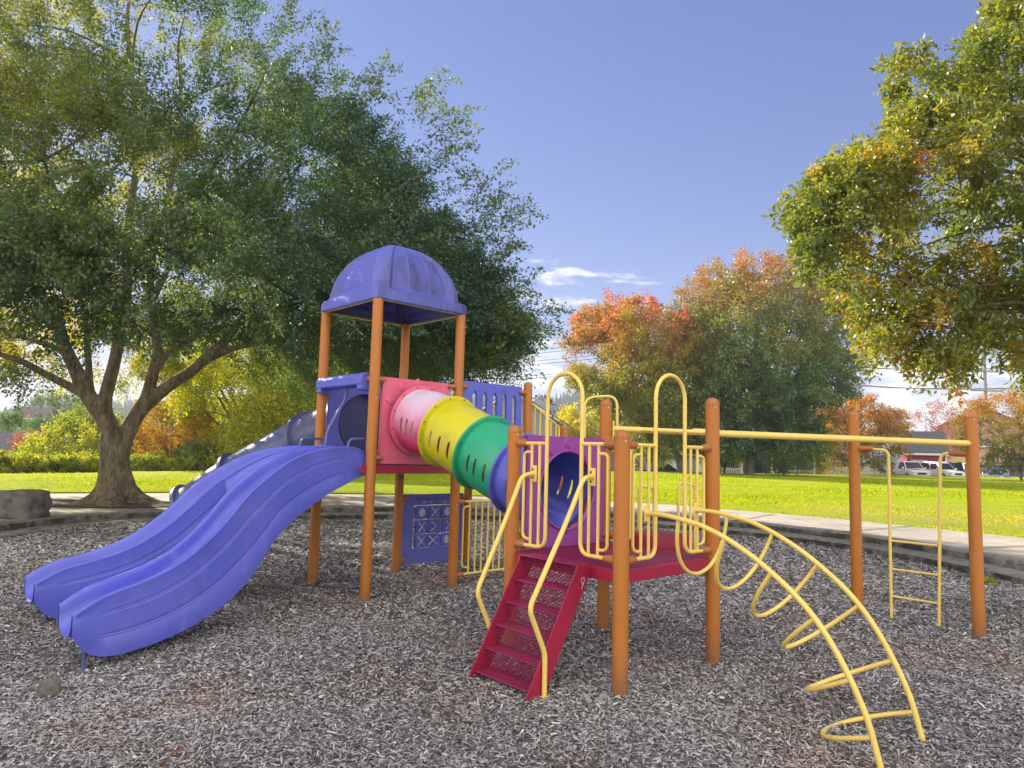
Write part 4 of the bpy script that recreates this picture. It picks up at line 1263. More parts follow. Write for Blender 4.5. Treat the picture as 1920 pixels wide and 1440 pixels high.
# crown envelope: radius from trunk axis -> upper and lower height
cx, cy = -8.75, 15.5
RU = [(0,13.0),(2,12.5),(4,10.6),(5.2,9.3),(6.3,8.4),(7.4,7.4),(8.2,6.5),(8.8,5.5),(9.6,4.4)]
RL = [(0,6.6),(1.5,5.3),(3,4.1),(5,3.6),(7,3.4),(8.8,3.6),(9.6,4.2)]
def crown(n, seed, rmax=9.6):
    C = []; 
    while len(C) < n:
        r = rmax*math.sqrt(rnd.random()); a = rnd.random()*2*PI
        asym = .90 if math.cos(a) > -.2 else .97
        zu = np.interp(r, [p for p,_ in RU], [q for _,q in RU]); zl = np.interp(r, [p for p,_ in RL], [q for _,q in RL])
        u = rnd.random()
        # denser towards the skin
        u = u**.8 if rnd.random() < .72 else u
        z = zl+(zu-zl)*u
        p = (cx+math.cos(a)*r*asym, cy+math.sin(a)*r*(.95 if math.sin(a) > 0 else .58), z)
        g = mnoise.noise((p[0]*.40+seed, p[1]*.40, p[2]*.58)) + .45*mnoise.noise((p[0]*1.1+seed, p[1]*1.1, p[2]*1.5))
        depth = min(u, 1-u)*(zu-zl)
        th = -.12 if depth < 1.3 else .09
        if g < th - (.1 if r > 8 else 0): continue
        C.append(p)
    return np.array(C)
M['leafA'] = leafmat('elm_leaf', [(0,(.040,.095,.068)), (.3,(.075,.14,.062)), (.5,(.135,.17,.048)), (.68,(.23,.25,.03)), (.85,(.38,.36,.02)), (1,(.55,.45,.04))], .52, .06)
C = crown(4700, 4.0)
D = np.stack([C[:,0]-cx, C[:,1]-cy, (C[:,2]-5.5)*.8], 1); D = nrm(D) + rng.normal(0,.45,C.shape); D[:,2] += .1
Ln = rng.uniform(.5, 1.15, len(C))
sun_tint = np.clip((-(C[:,0]-cx)-1.0)/6, -1, 1)  # sunlit left side put into the leaf colour: yellower and brighter leftwards
tb = .53 + .44*sun_tint + .34*noise_pts(C, .45, 2.0)
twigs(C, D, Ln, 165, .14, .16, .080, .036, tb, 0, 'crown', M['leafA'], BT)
# long outer sprays that break up the outline
n = 260; a = rng.uniform(0, 2*PI, n); r = rng.uniform(5.5, 9.5, n)
zu = np.interp(r, [p for p,_ in RU], [q for _,q in RU])
C2 = np.stack([cx+np.cos(a)*r*.89, cy+np.sin(a)*r*np.where(np.sin(a)>0,.95,.58), zu+rng.uniform(-.6,.1,n)], 1)
D2 = np.stack([np.cos(a), np.sin(a), rng.uniform(.1,.9,n)], 1)
sp1 = twigs(C2, D2, rng.uniform(.8,1.7,n), 60, .06, .18, .085, .038, np.full(n,.35), 0, 'sprays', M['leafA'], BT)
# hanging sprays under the rim, and the low branch at far left
n = 150; a = rng.uniform(-1.4, 1.4, n); r = rng.uniform(5.5, 9.4, n)
zl = np.interp(r, [p for p,_ in RL], [q for _,q in RL])
C3 = np.stack([cx+np.cos(a)*r*.89, cy+np.sin(a)*r*np.where(np.sin(a)>0,.95,.58), zl+rng.uniform(.1,.5,n)], 1)
D3 = np.stack([np.cos(a)*.8, np.sin(a)*.8, rng.uniform(-.5,.2,n)], 1)
C3b = np.array([px(rnd.uniform(-40,110), rnd.uniform(690,720), rnd.uniform(-.6,.6)) for _ in range(26)])
C3 = np.concatenate([C3, C3b]); D3 = np.concatenate([D3, rng.normal(0,1,(26,3))*np.array([1,.6,.4])])
Cr = np.array([px(rnd.uniform(860,975), rnd.uniform(590,640), -2.2+rnd.uniform(-.4,.4)) for _ in range(26)]); C3 = np.concatenate([C3, Cr]); D3 = np.concatenate([D3, np.tile([[.9,-.1,.25]],(26,1))+rng.normal(0,.25,(26,3))])
Rb = np.array([px(x+rnd.uniform(-25,25), y+rnd.uniform(-16,16), -2+rnd.uniform(-.5,.5)) for x, y in ((770,190),(790,225),(820,290),(815,260),(880,370),(905,400),(915,440),(940,490),(930,560),(910,600),(890,660),(880,690),(700,175),(650,165),(575,100),(540,60)) for _ in range(5)])
C3 = np.concatenate([C3, Rb]); D3 = np.concatenate([D3, np.tile([[.7,-.1,.5]],(len(Rb),1))+rng.normal(0,.35,(len(Rb),3))])
twigs(C3, D3, rng.uniform(.6,1.3,len(C3)), 75, .09, .28, .085, .038, np.full(len(C3),.38), 0, 'sprays', M['leafA'], BT)
# thin branches reaching into the crown
bm_ = MB(); allp = np.array([p for ch, r0, r1 in LIMBS for p in ch[6:]])
for k in rnd.sample(range(len(C)), 210):
    e = C[k]; d = np.linalg.norm(allp-e, axis=1)+ (allp[:,2] > e[2]+.3)*2; s = allp[d.argmin()]
    if d.min() > 3.2: continue
    mid = (s+e)/2 + np.array([0,0,.12*d.min()]) + rng.normal(0,.12,3)
    bm_.tube(spline([s, mid, e], 4), [.032,.030,.028,.025,.022,.019,.015,.011,.006], 5, cap=False)
br = bm_.build('branches', M['bark'], BT, angle=180)
bpy.context.view_layer.update(); dg = bpy.context.evaluated_depsgraph_get()
fused = bpy.data.meshes.new_from_object(trunk.evaluated_get(dg)); trunk.modifiers.clear()
bb = bmesh.new(); bb.from_mesh(fused); bb.from_mesh(br.data); bb.to_mesh(fused); bb.free()
fused.shade_smooth(); trunk.data = fused; bpy.data.objects.remove(br)
# soil and roots around the trunk
m = MB(); ns = 60
ring = [np.array([-8.75+math.cos(2*PI*i/ns)*(2.0+.5*math.sin(3*2*PI*i/ns)+.3*mnoise.noise((i*.4,0,0))), 15.35+math.sin(2*PI*i/ns)*(1.15+.2*math.sin(2*2*PI*i/ns+1)), PZ+.016]) for i in range(ns)]
m.add([np.array([-8.75,15.4,PZ+.05])]+[p*1 for p in ring], [(0,1+i,1+(i+1)%ns) for i in range(ns)])
tag(m.build('bare_soil', simple('bare_soil', (.11,.08,.055), .95, .5, 7, bump=.6, bdist=.03), angle=180), kind='structure')

# ---- generic tree
def lobes_crown(base, h, rx, ry, n, trunk_h, seed, shape='round', hole=.0):
    R_ = random.Random(seed); L_ = []
    ctr = np.array(base)+np.array([0,0,trunk_h+(h-trunk_h)*.5]); hz = (h-trunk_h)*.5
    while len(L_) < n:
        p = np.array([R_.uniform(-1,1), R_.uniform(-1,1), R_.uniform(-1,1)])
        if shape == 'cone':
            k = (1-(p[2]+1)/2)*.95+.08
            if math.hypot(p[0],p[1]) > k: continue
        elif shape == 'dome':
            k = math.sqrt(max(0,1-max(p[2],-.4)**2))*(1 if p[2] > -.55 else .75)
            if math.hypot(p[0],p[1]) > k: continue
        elif np.linalg.norm(p) > 1: continue
        q = ctr+p*np.array([rx,ry,hz])
        if np.linalg.norm(p) < .55 and R_.random() < .6: continue
        s = 2.2/max(rx,1)
        if mnoise.noise((q[0]*s+seed,q[1]*s,q[2]*s)) < hole-.12: continue
        L_.append(q)
    return np.array(L_), ctr
def simple_tree(name, base, h, rx, mat, label, cat='tree', group=None, trunk_h=None, tr=.2, n=260, per=60, leaf=.2, tb=.45, tsp=.2, shape='dome', seed=1, droop=.1, lean=0, bark=None, ry=None, top_tint=0, tw=None, up=.75, hole=0, seg=None):
    base = np.array(base, float); trunk_h = h*.22 if trunk_h is None else trunk_h
    t_ = empty(name, base, label, cat, group)
    C, ctr = lobes_crown(base, h, rx, ry or rx, n, trunk_h, seed, shape, hole)
    C[:,0] += lean*(C[:,2]-base[2])/h
    m = MB(); top = base+np.array([lean*.7,0,trunk_h+(h-trunk_h)*.62])
    P = spline([base-np.array([0,0,.6]), base+np.array([lean*.1,0,trunk_h*.6]), base+np.array([lean*.35,0,trunk_h*1.2]), top], 5)
    m.tube(P, [tr*(1.25 if i == 0 else 1)*(1-.85*i/(len(P)-1)) for i in range(len(P))], 9)
    R_ = random.Random(seed+5)
    for k in R_.sample(range(len(C)), min(26, len(C))):
        s = P[R_.randrange(len(P)//3, len(P)-1)]; e = C[k]
        m.tube(spline([s, (s+e)/2+np.array([0,0,.06*h*R_.uniform(-.3,1)]), e], 4), [tr*.33*(1-.1*i) for i in range(9)], 5, cap=False)
    m.build('trunk', bark or M['bark2'], t_, angle=180)
    D = nrm(C-ctr)+rng.normal(0,.5,C.shape); D[:,2] += .1
    tt = tb + tsp*noise_pts(C, 3.2/max(rx,1), seed*1.7) + top_tint*(C[:,2]-ctr[2])/(h*.4)
    Ln = rng.uniform(.6,1.3,len(C))*(tw or rx*.24)
    twigs(C, D, Ln, per, (tw or rx*.24)*.28, droop, leaf, leaf*.5, tt, 0, 'crown', mat, t_, up)
    return t_
M['leafM1'] = leafmat('maple_leaf_turning', [(0,(.12,.17,.03)), (.3,(.26,.24,.03)), (.5,(.38,.21,.045)), (.68,(.46,.11,.09)), (1,(.50,.08,.16))], .42, .04)
M['leafM2'] = leafmat('oak_leaf_turning', [(0,(.055,.13,.075)), (.3,(.10,.18,.06)), (.5,(.21,.23,.05)), (.72,(.34,.19,.07)), (1,(.40,.13,.07))], .38, .06)
M['leafR'] = leafmat('pear_leaf', [(0,(.075,.135,.035)), (.35,(.155,.19,.025)), (.62,(.30,.26,.022)), (.84,(.42,.25,.03)), (.93,(.45,.15,.05)), (1,(.42,.08,.10))], .52, .06)
M['leafO'] = leafmat('orange_leaf', [(0,(.11,.13,.03)), (.3,(.28,.20,.03)), (.6,(.42,.20,.025)), (1,(.44,.14,.04))], .4, .03)
M['leafY'] = leafmat('yellow_green_leaf', [(0,(.06,.12,.02)), (.4,(.20,.25,.02)), (.7,(.38,.37,.02)), (1,(.58,.48,.03))], .58, .04)
M['leafG'] = leafmat('dark_green_leaf', [(0,(0.036,0.090,0.045)), (.5,(0.090,0.162,0.054)), (1,(0.216,0.270,0.054))], .4, .05)
M['leafP'] = leafmat('red_leaf', [(0,(.18,.07,.05)), (.5,(.34,.12,.07)), (1,(.42,.17,.08))], .4, .03)

# ---- overhanging tree at the right edge: trunk stands outside the frame
RT_ = empty('pear_tree', (11.6,11.8,.3), 'yellow-green tree with a few red leaves overhanging from the right edge', 'tree')
cx2, cy2, cz2 = 9.3, 11.6, 7.0
out_ = [(1885,40),(1850,95),(1712,128),(1752,195),(1698,240),(1630,290),(1560,332),(1515,370),(1522,410),(1530,445),(1560,480),(1600,525),(1630,560),(1650,600),(1665,625),(1690,600),(1740,640),(1790,675),(1810,640),(1830,580),(1870,590),(1920,640),(1990,690),(2100,650),(2200,500),(2300,200),(2250,-100),(2100,-250),(1950,-200)]
poly = np.array(out_, float)
Cs = []
while len(Cs) < 1120:
    x, y = rnd.uniform(1480,2320), rnd.uniform(-260,710)
    if not inside(poly, np.array([x]), np.array([y]))[0]: continue
    dmin = np.min(np.linalg.norm(poly-np.array([x,y]),axis=1))
    half = 3.4*min(1, (dmin/330)**.6)
    Y = 11.2+rnd.uniform(-half, half)
    p = at(x, y, 11.2); p = np.array([p[0], Y, p[2]])
    if mnoise.noise((p[0]*.8,p[1]*.8,p[2]*.9)) < -.14: continue
    Cs.append(p)
Cs = np.array(Cs)
edge_ = np.array([at(x+rnd.uniform(-12,22), y+rnd.uniform(-14,14), 11.2+rnd.uniform(-.8,.8)) for x, y in out_[:22] for _ in range(6)])
Cs = np.concatenate([Cs, edge_])
D = Cs-np.array([cx2,cy2,cz2]); D = nrm(D)+rng.normal(0,.5,Cs.shape)
tt = .35+.22*noise_pts(Cs,.55,3)+np.clip(noise_pts(Cs,1.6,11)-.26,0,1)*1.6*(Cs[:,2] < 6.6)+np.clip((4.2-Cs[:,2])*.10,0,.25)*(rng.uniform(0,1,len(Cs))>.35)
twigs(Cs, D, rng.uniform(.3,.62,len(Cs)), 105, .12, .40, .10, .050, tt, 0, 'crown', M['leafR'], RT_, .6, .10)
m = MB(); b0 = np.array([11.6,11.8,.0])
P = spline([b0, b0+np.array([0,0,1.2]), b0+np.array([-.15,0,2.6]), b0+np.array([-.9,-.1,5]), b0+np.array([-1.8,0,8.5])], 5)
m.tube(P, [.24-.2*(i/(len(P)-1)) for i in range(len(P))], 12)
R_ = random.Random(3)
for k in R_.sample(range(len(Cs)), 55):
    s = P[R_.randrange(9, len(P)-3)]; e = Cs[k]; s = s if s[2] < e[2]+1 else P[9]
    m.tube(spline([s, (s+e)/2+np.array([0,0,R_.uniform(0,.7)]), e], 4), [.05*(1-.108*i) for i in range(9)], 6, cap=False)
m.build('trunk', M['bark'], RT_, angle=180)

# ---- two big autumn trees beyond the lawn
p = at(1282, 888, 57); simple_tree('maple_tree', (p[0],p[1],.1), 14.2, 6.2, M['leafM1'], 'orange and red maple with a leaning trunk beyond the lawn', tr=.40, trunk_h=2.6, n=1000, per=80, leaf=.24, tb=.30, tsp=.26, seed=4, lean=-4.6, shape='round', top_tint=.36, tw=1.3)
p = at(1405, 888, 56); simple_tree('oak_tree', (p[0],p[1],.1), 17.4, 7.2, M['leafM2'], 'tallest tree beyond the lawn, dark green below and rusty red on top', tr=.45, trunk_h=2.9, n=1400, per=90, leaf=.24, tb=.40, tsp=.26, seed=14, lean=.9, shape='dome', top_tint=.36, tw=1.35, hole=-.2)
p = at(1395, 886, 58.5); simple_tree('young_tree', (p[0]-1.6,p[1],.1), 5.2, 3.2, M['leafY'], 'low yellow-green tree in front of the white porch', tr=.12, trunk_h=1.0, n=190, per=60, leaf=.2, tb=.42, seed=21, shape='dome', tw=.8)
p = at(1470, 888, 57.5); simple_tree('young_tree', (p[0],p[1],.1), 5.6, 3.4, M['leafY'], 'low olive tree beside the pink house', tr=.12, trunk_h=.5, n=240, per=60, leaf=.2, tb=.30, seed=22, shape='round', tw=.8)
p = at(1215, 886, 60); simple_tree('young_tree', (p[0],p[1],.1), 6.0, 3.0, M['leafY'], 'low yellow tree under the leaning maple', tr=.12, trunk_h=1.2, n=190, per=60, leaf=.2, tb=.5, seed=23, shape='dome', tw=.8)
# orange trees over the parked cars
p = at(1606, 888, 64); simple_tree('orange_tree', (p[0],p[1],-.1), 7.2, 4.2, M['leafO'], 'rounded bright orange tree in front of the fence', tr=.2, trunk_h=1.5, n=420, per=70, leaf=.2, tb=.40, tsp=.3, seed=31, shape='dome', top_tint=.30, tw=1.0)
p = at(1914, 892, 60); simple_tree('orange_tree', (p[0],p[1],-.1), 7.6, 4.5, M['leafO'], 'orange tree with thin pale trunk right of the parked cars', tr=.15, trunk_h=2.0, n=420, per=70, leaf=.2, tb=.22, tsp=.3, seed=32, shape='dome', top_tint=.40, tw=1.0)
p = at(1757, 880, 92); simple_tree('bare_tree', (p[0],p[1],-.3), 9.6, 3.4, M['leafP'], 'reddish thinly leaved tree between the two orange trees', tr=.15, trunk_h=2.2, n=150, per=40, leaf=.22, tb=.45, seed=33, shape='round', tw=1.1)
p = at(1085, 880, 72); simple_tree('yellow_tree', (p[0]+.4,p[1],-.3), 7.0, 3.0, M['leafY'], 'bright yellow tree left of the leaning maple', tr=.15, trunk_h=1.6, n=220, per=60, leaf=.24, tb=.75, seed=34, shape='round', tw=.9)

# ---- left background
simple_tree('weeping_tree', (-13.6,38.5,-.3), 8.8, 4.3, M['leafY'], 'broad yellow-green weeping tree behind the tower', tr=.25, trunk_h=.6, n=900, per=80, leaf=.17, tb=.52, tsp=.25, seed=41, shape='dome', droop=.55, tw=1.2, bark=M['bark'])
simple_tree('weeping_tree', (-9.2,40.5,-.3), 7.6, 3.6, M['leafY'], 'smaller yellow-green tree half hidden by the tower posts', tr=.2, trunk_h=.6, n=480, per=75, leaf=.17, tb=.48, tsp=.25, seed=42, shape='dome', droop=.4, tw=1.0, bark=M['bark'])
p = at(318, 880, 38); simple_tree('orange_tree', (p[0],p[1],-.2), 4.4, 1.9, M['leafO'], 'slim orange tree right of the big trunk', tr=.08, trunk_h=.8, n=260, per=50, leaf=.13, tb=.45, seed=51, shape='round', tw=.55, hole=.02)
p = at(365, 880, 41); simple_tree('orange_tree', (p[0],p[1],-.5), 3.4, 1.3, M['leafO'], 'low red-orange tree beside the weeping tree', tr=.07, trunk_h=.5, n=150, per=45, leaf=.13, tb=.72, seed=52, shape='round', tw=.5)
p = at(140, 880, 44); simple_tree('round_tree', (p[0],p[1],-2.2), 4.7, 2.8, M['leafY'], 'rounded yellow-green tree left of the big trunk', tr=.15, trunk_h=1.0, n=420, per=60, leaf=.16, tb=.50, seed=53, shape='round', tw=.7)
p = at(170, 880, 47); simple_tree('round_tree', (p[0],p[1],-2.2), 6.0, 2.3, M['leafY'], 'tallish green tree directly behind the big trunk', tr=.15, trunk_h=1.0, n=320, per=60, leaf=.17, tb=.28, seed=54, shape='round', tw=.8)
p = at(268, 880, 52); simple_tree('conical_tree', (p[0],p[1],-2.5), 8.0, 2.3, M['leafY'], 'pointed green tree seen through the fork of the big trunk', tr=.15, trunk_h=.8, n=320, per=60, leaf=.17, tb=.33, seed=55, shape='cone', tw=.7)
p = at(18, 880, 55); simple_tree('round_tree', (p[0],p[1],-3.2), 8.0, 2.4, M['leafG'], 'dark green tree at the left edge beyond the hedge', tr=.2, trunk_h=1.0, n=320, per=60, leaf=.18, tb=.6, seed=56, shape='cone', tw=.9)
p = at(66, 880, 50); simple_tree('red_tree', (p[0],p[1],-2.6), 5.0, 1.6, M['leafP'], 'small pinkish red tree beyond the slate roof', tr=.1, trunk_h=.6, n=180, per=50, leaf=.15, tb=.55, seed=57, shape='round', tw=.55)
p = at(95, 880, 75); simple_tree('dark_tree', (p[0],p[1],-5), 9.6, 3.0, M['leafG'], 'plum-dark rounded tree below the far rooftops', tr=.2, trunk_h=1.0, n=260, per=60, leaf=.24, tb=.3, seed=58, shape='round', tw=.9)
p = at(352, 880, 70); simple_tree('round_tree', (p[0],p[1],-4.5), 11.2, 3.6, M['leafG'], 'grey-green tree behind the slim orange tree', tr=.2, trunk_h=1.0, n=300, per=60, leaf=.24, tb=.75, seed=59, shape='round', tw=1.1)
p = at(215, 880, 66); simple_tree('yellow_tree', (p[0]+1.5,p[1],-4), 7.2, 3.6, M['leafY'], 'yellow spreading tree low behind the big trunk', tr=.2, trunk_h=.8, n=300, per=60, leaf=.2, tb=.66, seed=60, shape='dome', tw=1.0)
p = at(118, 760, 190); simple_tree('far_tree', (p[0],p[1],-12), 27.5, 8.5, M['leafG'], 'big rounded grey-green tree above the far rooftops', tr=.5, trunk_h=4, n=260, per=50, leaf=.7, tb=.6, seed=61, shape='round', tw=2.2)
# hedge shrubs along the far edge of the lawn
HX = [(-18,28.6),(22,28.8),(62,29.4),(102,30.0),(142,30.8),(180,31.6),(258,34),(290,34.6),(322,35.2)]
for i, (x_, d_) in enumerate(HX):
    p = at(x_, 886, d_)
    t_ = simple_tree('hedge_shrub', (p[0],p[1],.1), 0.74+.12*math.sin(i*2.1), .95, M['leafY'], None, 'shrub', 'hedge shrubs along the far left edge of the lawn', tr=.04, trunk_h=.02, n=150, per=62, leaf=.10, tb=.42+.12*math.sin(i*1.7), seed=70+i, shape='round', tw=.34)
    t_['label'] = ['leafy green hedge shrub cut off by the left edge of the photo','hedge shrub below the slate roof, nearest the left edge','hedge shrub just right of the slate roof','hedge shrub in front of the little white gable','yellowish hedge shrub left of the big trunk','hedge shrub touching the left side of the big trunk','hedge shrub right beside the big trunk on its right','pale hedge shrub left of the orange tree','hedge shrub at the foot of the slim orange tree'][i]
p = at(368, 884, 36); simple_tree('round_shrub', (p[0],p[1],.15), 1.6, .95, M['leafG'], 'rounded dark shrub with pale leaves right of the orange tree', 'shrub', tr=.04, trunk_h=.02, n=150, per=60, leaf=.10, tb=.7, seed=90, shape='round', tw=.3)
# ------------------------------------------------------------------ houses
def siding(name, c, pitch=.18):
    m, t, out = nt(name); L = t.links.new
    b = N(t, 'ShaderNodeBsdfPrincipled', Roughness=.7)
    sp = N(t, 'ShaderNodeSeparateXYZ'); L(wcoord(t), sp.inputs[0])
    k = N(t, 'ShaderNodeMath', _operation='MULTIPLY'); L(sp.outputs[2], k.inputs[0]); k.inputs[1].default_value = 1/pitch
    fr = N(t, 'ShaderNodeMath', _operation='FRACT'); L(k.outputs[0], fr.inputs[0])
    n = noise_n(t, 1.2, 5); r = ramp(t, [(.3, tuple(q*.85 for q in c)), (.7, tuple(min(1,q*1.1) for q in c))]); L(n, r.inputs[0]); L(r.outputs[0], b.inputs['Base Color'])
    L(bumpn(t, fr.outputs[0], .6, .03), b.inputs['Normal']); L(b.outputs[0], out.inputs[0]); return m
def shingle(name, c):
    m, t, out = nt(name); L = t.links.new
    b = N(t, 'ShaderNodeBsdfPrincipled', Roughness=.9)
    sp = N(t, 'ShaderNodeSeparateXYZ'); L(wcoord(t), sp.inputs[0])
    k = N(t, 'ShaderNodeMath', _operation='MULTIPLY'); L(sp.outputs[2], k.inputs[0]); k.inputs[1].default_value = 8
    fr = N(t, 'ShaderNodeMath', _operation='FRACT'); L(k.outputs[0], fr.inputs[0])
    n = noise_n(t, 4, 6, .7); r = ramp(t, [(.3, tuple(q*.6 for q in c)), (.7, tuple(q*1.35 for q in c))]); L(n, r.inputs[0]); 
    r2 = ramp(t, [(0,(.5,.5,.5)),(.2,(1,1,1))]); L(fr.outputs[0], r2.inputs[0])
    L(mixc(t, 1, r.outputs[0], r2.outputs[0], 'MULTIPLY'), b.inputs['Base Color']); L(bumpn(t, fr.outputs[0], .5, .03), b.inputs['Normal']); L(b.outputs[0], out.inputs[0]); return m
def glassmat(name, c=(.03,.04,.05), rough=.08):
    m, t, out = nt(name); b = N(t, 'ShaderNodeBsdfPrincipled', Roughness=rough); b.inputs['Base Color'].default_value = (*c,1); b.inputs['Specular IOR Level'].default_value = .8
    t.links.new(b.outputs[0], out.inputs[0]); return m
M['glass'] = glassmat('window_glass'); M['trim'] = simple('white_trim_paint', (.72,.72,.70), .6, .08)
M['slate'] = shingle('grey_shingle', (.14,.14,.15)); M['brownroof'] = shingle('brown_shingle', (.16,.11,.09)); M['darkroof'] = shingle('charcoal_shingle', (.05,.055,.065))
def house(name, c, w, d, wh, rh, yaw, wall, roof, label, windows=(), trim=None, door=None, over=.35, gable='x', group=None, cat='house'):
    """c = centre of front wall foot; x along the front, y into the depth; gable 'x': ridge parallel to the front; 'y': gable faces the front"""
    c = np.array(c, float); X = np.array([math.cos(yaw), math.sin(yaw), 0]); Y = np.array([-X[1], X[0], 0])
    h_ = empty(name, c, label, cat, group)
    P = lambda x, y, z: c+X*x+Y*y+UP*z
    m = MB()
    if gable == 'y':
        f = [P(-w/2,0,0),P(w/2,0,0),P(w/2,0,wh),P(0,0,wh+rh),P(-w/2,0,wh)]; m.prism(f, Y*d)
    else:
        f = [P(w/2,0,0),P(w/2,d,0),P(w/2,d,wh),P(w/2,d/2,wh+rh),P(w/2,0,wh)]; m.prism(f, -X*w)
    m.build('wall', wall, h_, smooth=False)
    m = MB(); th = .16
    if gable == 'y':
        sl = rh/(w/2); o = over
        for s in (-1,1):
            a = [P(0,-o,wh+rh+.02),P(s*(w/2+o),-o,wh-sl*o+.02),P(s*(w/2+o),-o,wh-sl*o+th),P(0,-o,wh+rh+th+.03)]; m.prism(a, Y*(d+2*o))
    else:
        sl = rh/(d/2); o = over
        for s in (-1,1):
            yy = lambda q: d/2+s*q
            a = [P(-w/2-o,d/2,wh+rh+.02),P(-w/2-o,yy(d/2+o),wh-sl*o+.02),P(-w/2-o,yy(d/2+o),wh-sl*o+th),P(-w/2-o,d/2,wh+rh+th+.03)]; m.prism(a, X*(w+2*o))
    r_ = m.build('roof', roof, h_, smooth=False)
    m = MB()
    if gable == 'y':
        for s in (-1,1):
            a = [P(0,-over-.04,wh+rh-.14),P(s*(w/2+over),-over-.04,wh-rh/(w/2)*over-.14),P(s*(w/2+over),-over-.04,wh-rh/(w/2)*over+.06),P(0,-over-.04,wh+rh+.08)]; m.prism(a, Y*.035)
    else:
        m.box(P(0,-over-.03,wh-sl*over+.02), w+2*over, .05, .22, X, Y, UP)
    m.build('fascia', trim or M['trim'], h_, smooth=False)
    for (x, z, ww, hh) in windows:
        m = MB(); t_ = .09
        for (dx,dz,sx,sz) in ((0,hh/2,ww+2*t_,t_),(0,-hh/2,ww+2*t_,t_),(ww/2,0,t_,hh-t_),(-ww/2,0,t_,hh-t_),(0,0,.04,hh-t_)):
            m.box(P(x+dx,-.03,z+dz), sx, .06, sz, X, Y, UP)
        q = m.build('window', trim or M['trim'], h_, smooth=False)
        m = MB(); m.box(P(x,-.012,z), ww-.02, .02, hh-.02, X, Y, UP); m.build('pane', M['glass'], q, smooth=False)
    if door:
        x, ww, hh, mt = door
        m = MB(); m.box(P(x,-.03,hh/2), ww, .06, hh, X, Y, UP); dd = m.build('door', mt, h_, smooth=False)
        m = MB(); m.box(P(x+ww*.35,-.075,hh*.48), .06,.04,.10,X,Y,UP); m.build('handle', M['bolt'], dd)
    return h_, P, X, Y
def yaw_to(p): return -math.atan2(p[0], p[1])      # front turned to the viewer

# grey house with the long gable, centre
w1 = siding('grey_blue_siding', (.34,.36,.42))
p = at(958, 870, 72); h_, P, X, Y = house('house', (p[0],p[1],-.9), 15.2, 12, 4.2, 4.6, .04, w1, M['darkroof'], 'grey clapboard house with a long dark gable behind the tower', [(2.6,3.2,1.3,1.5),(-3,3.2,1.3,1.5)], gable='y')
p = at(1088, 870, 74); house('house', (p[0]+1.2,p[1]+3,-.9), 7.5, 8, 3.4, 1.9, .04, w1, M['darkroof'], 'low grey wing with dark roof right of the long gable', [(-1,2.2,1.2,1.2)], gable='y')
# low blue-grey house behind the lawn
w2 = siding('pale_blue_siding', (.33,.37,.44))
p = at(1232, 880, 76); house('house', (p[0],p[1],-.9), 8.2, 8, 2.9, 1.6, -.25, w2, M['darkroof'], 'low pale blue house behind the leaning maple', [(-2.4,1.7,1.3,1.1)], door=(1.6,2.6,2.2,M['trim']))
# house with the white porch
w3 = siding('slate_blue_siding', (.20,.23,.27))
p = at(1425, 880, 73); hp, P, X, Y = house('house', (p[0],p[1],-.8), 10.2, 9, 5.2, 2.2, -.28, w3, M['slate'], 'slate blue house with a white railed porch behind the trees', [(-3.2,1.9,1.5,1.5),(2.6,1.9,1.7,1.4),(-3,4.2,1.2,1.2),(2.6,4.2,1.2,1.2)], door=(-.3,1,2.1,M['darkroof']))
m = MB(); m.box(P(0,-1.1,.42), 10.2, 2.2, .12, X, Y, UP); po = m.build('porch', M['trim'], hp, smooth=False)
m = MB(); m.box(P(0,-1.1,2.95), 10.5, 2.5, .2, X, Y, UP); m.build('porch_roof', M['trim'], po, smooth=False)
for x in (-5,-1.9,1.0,4.95):
    m = MB(); m.box(P(x,-2.1,1.66), .22, .22, 2.4, X, Y, UP); m.build('porch_post', M['trim'], po, smooth=False)
for a, b in ((-5,-1.9),(1.0,4.95)):
    m = MB(); m.box(P((a+b)/2,-2.1,1.35), b-a, .10, .09, X, Y, UP); m.box(P((a+b)/2,-2.1,.6), b-a, .08, .07, X, Y, UP)
    for x in np.arange(a+.2, b-.1, .24): m.box(P(x,-2.1,.97), .09, .05, .70, X, Y, UP)
    m.build('railing', M['trim'], po, smooth=False)
# pink house
w4 = siding('pink_siding', (.62,.28,.33))
p = at(1545, 882, 76); hq, P, X, Y = house('house', (p[0],p[1],-.6), 7.4, 8, 5.6, 1.9, -.32, w4, M['brownroof'], 'tall pink house with a white framed window between the trees', [(-.75,2.3,1.0,1.7),(1.7,2.3,1.0,1.7),(0,4.6,1.0,1.2)], gable='y')
m = MB(); lattice(m, P(-2.9,-.6,.1), X, UP, 3.4, 1.1, .22, .05, .03); m.build('porch_lattice', simple('brick_red_paint', (.25,.08,.07)), hq, smooth=False)
# crimson garage
w5 = siding('crimson_siding', (.28,.022,.05))
p = at(1738, 882, 82); hg, P, X, Y = house('garage', (p[0],p[1],-.5), 4.0, 7, 3.35, 2.4, -.42, w5, M['darkroof'], 'crimson garage with a pale door and dark grey roof behind the white cars', door=(-.75,1.7,2.45,simple('beige_door', (.45,.42,.36), .6)), gable='x', cat='garage')
m = MB(); m.box(P(-.85,-.07,1.75), .75, .03, .5, X, Y, UP); m.build('window', M['glass'], hg, smooth=False)
m = MB(); m.box(P(1.95,-.05,1.6), .16, .10, 3.2, X, Y, UP); m.build('downpipe', M['trim'], hg, smooth=False)
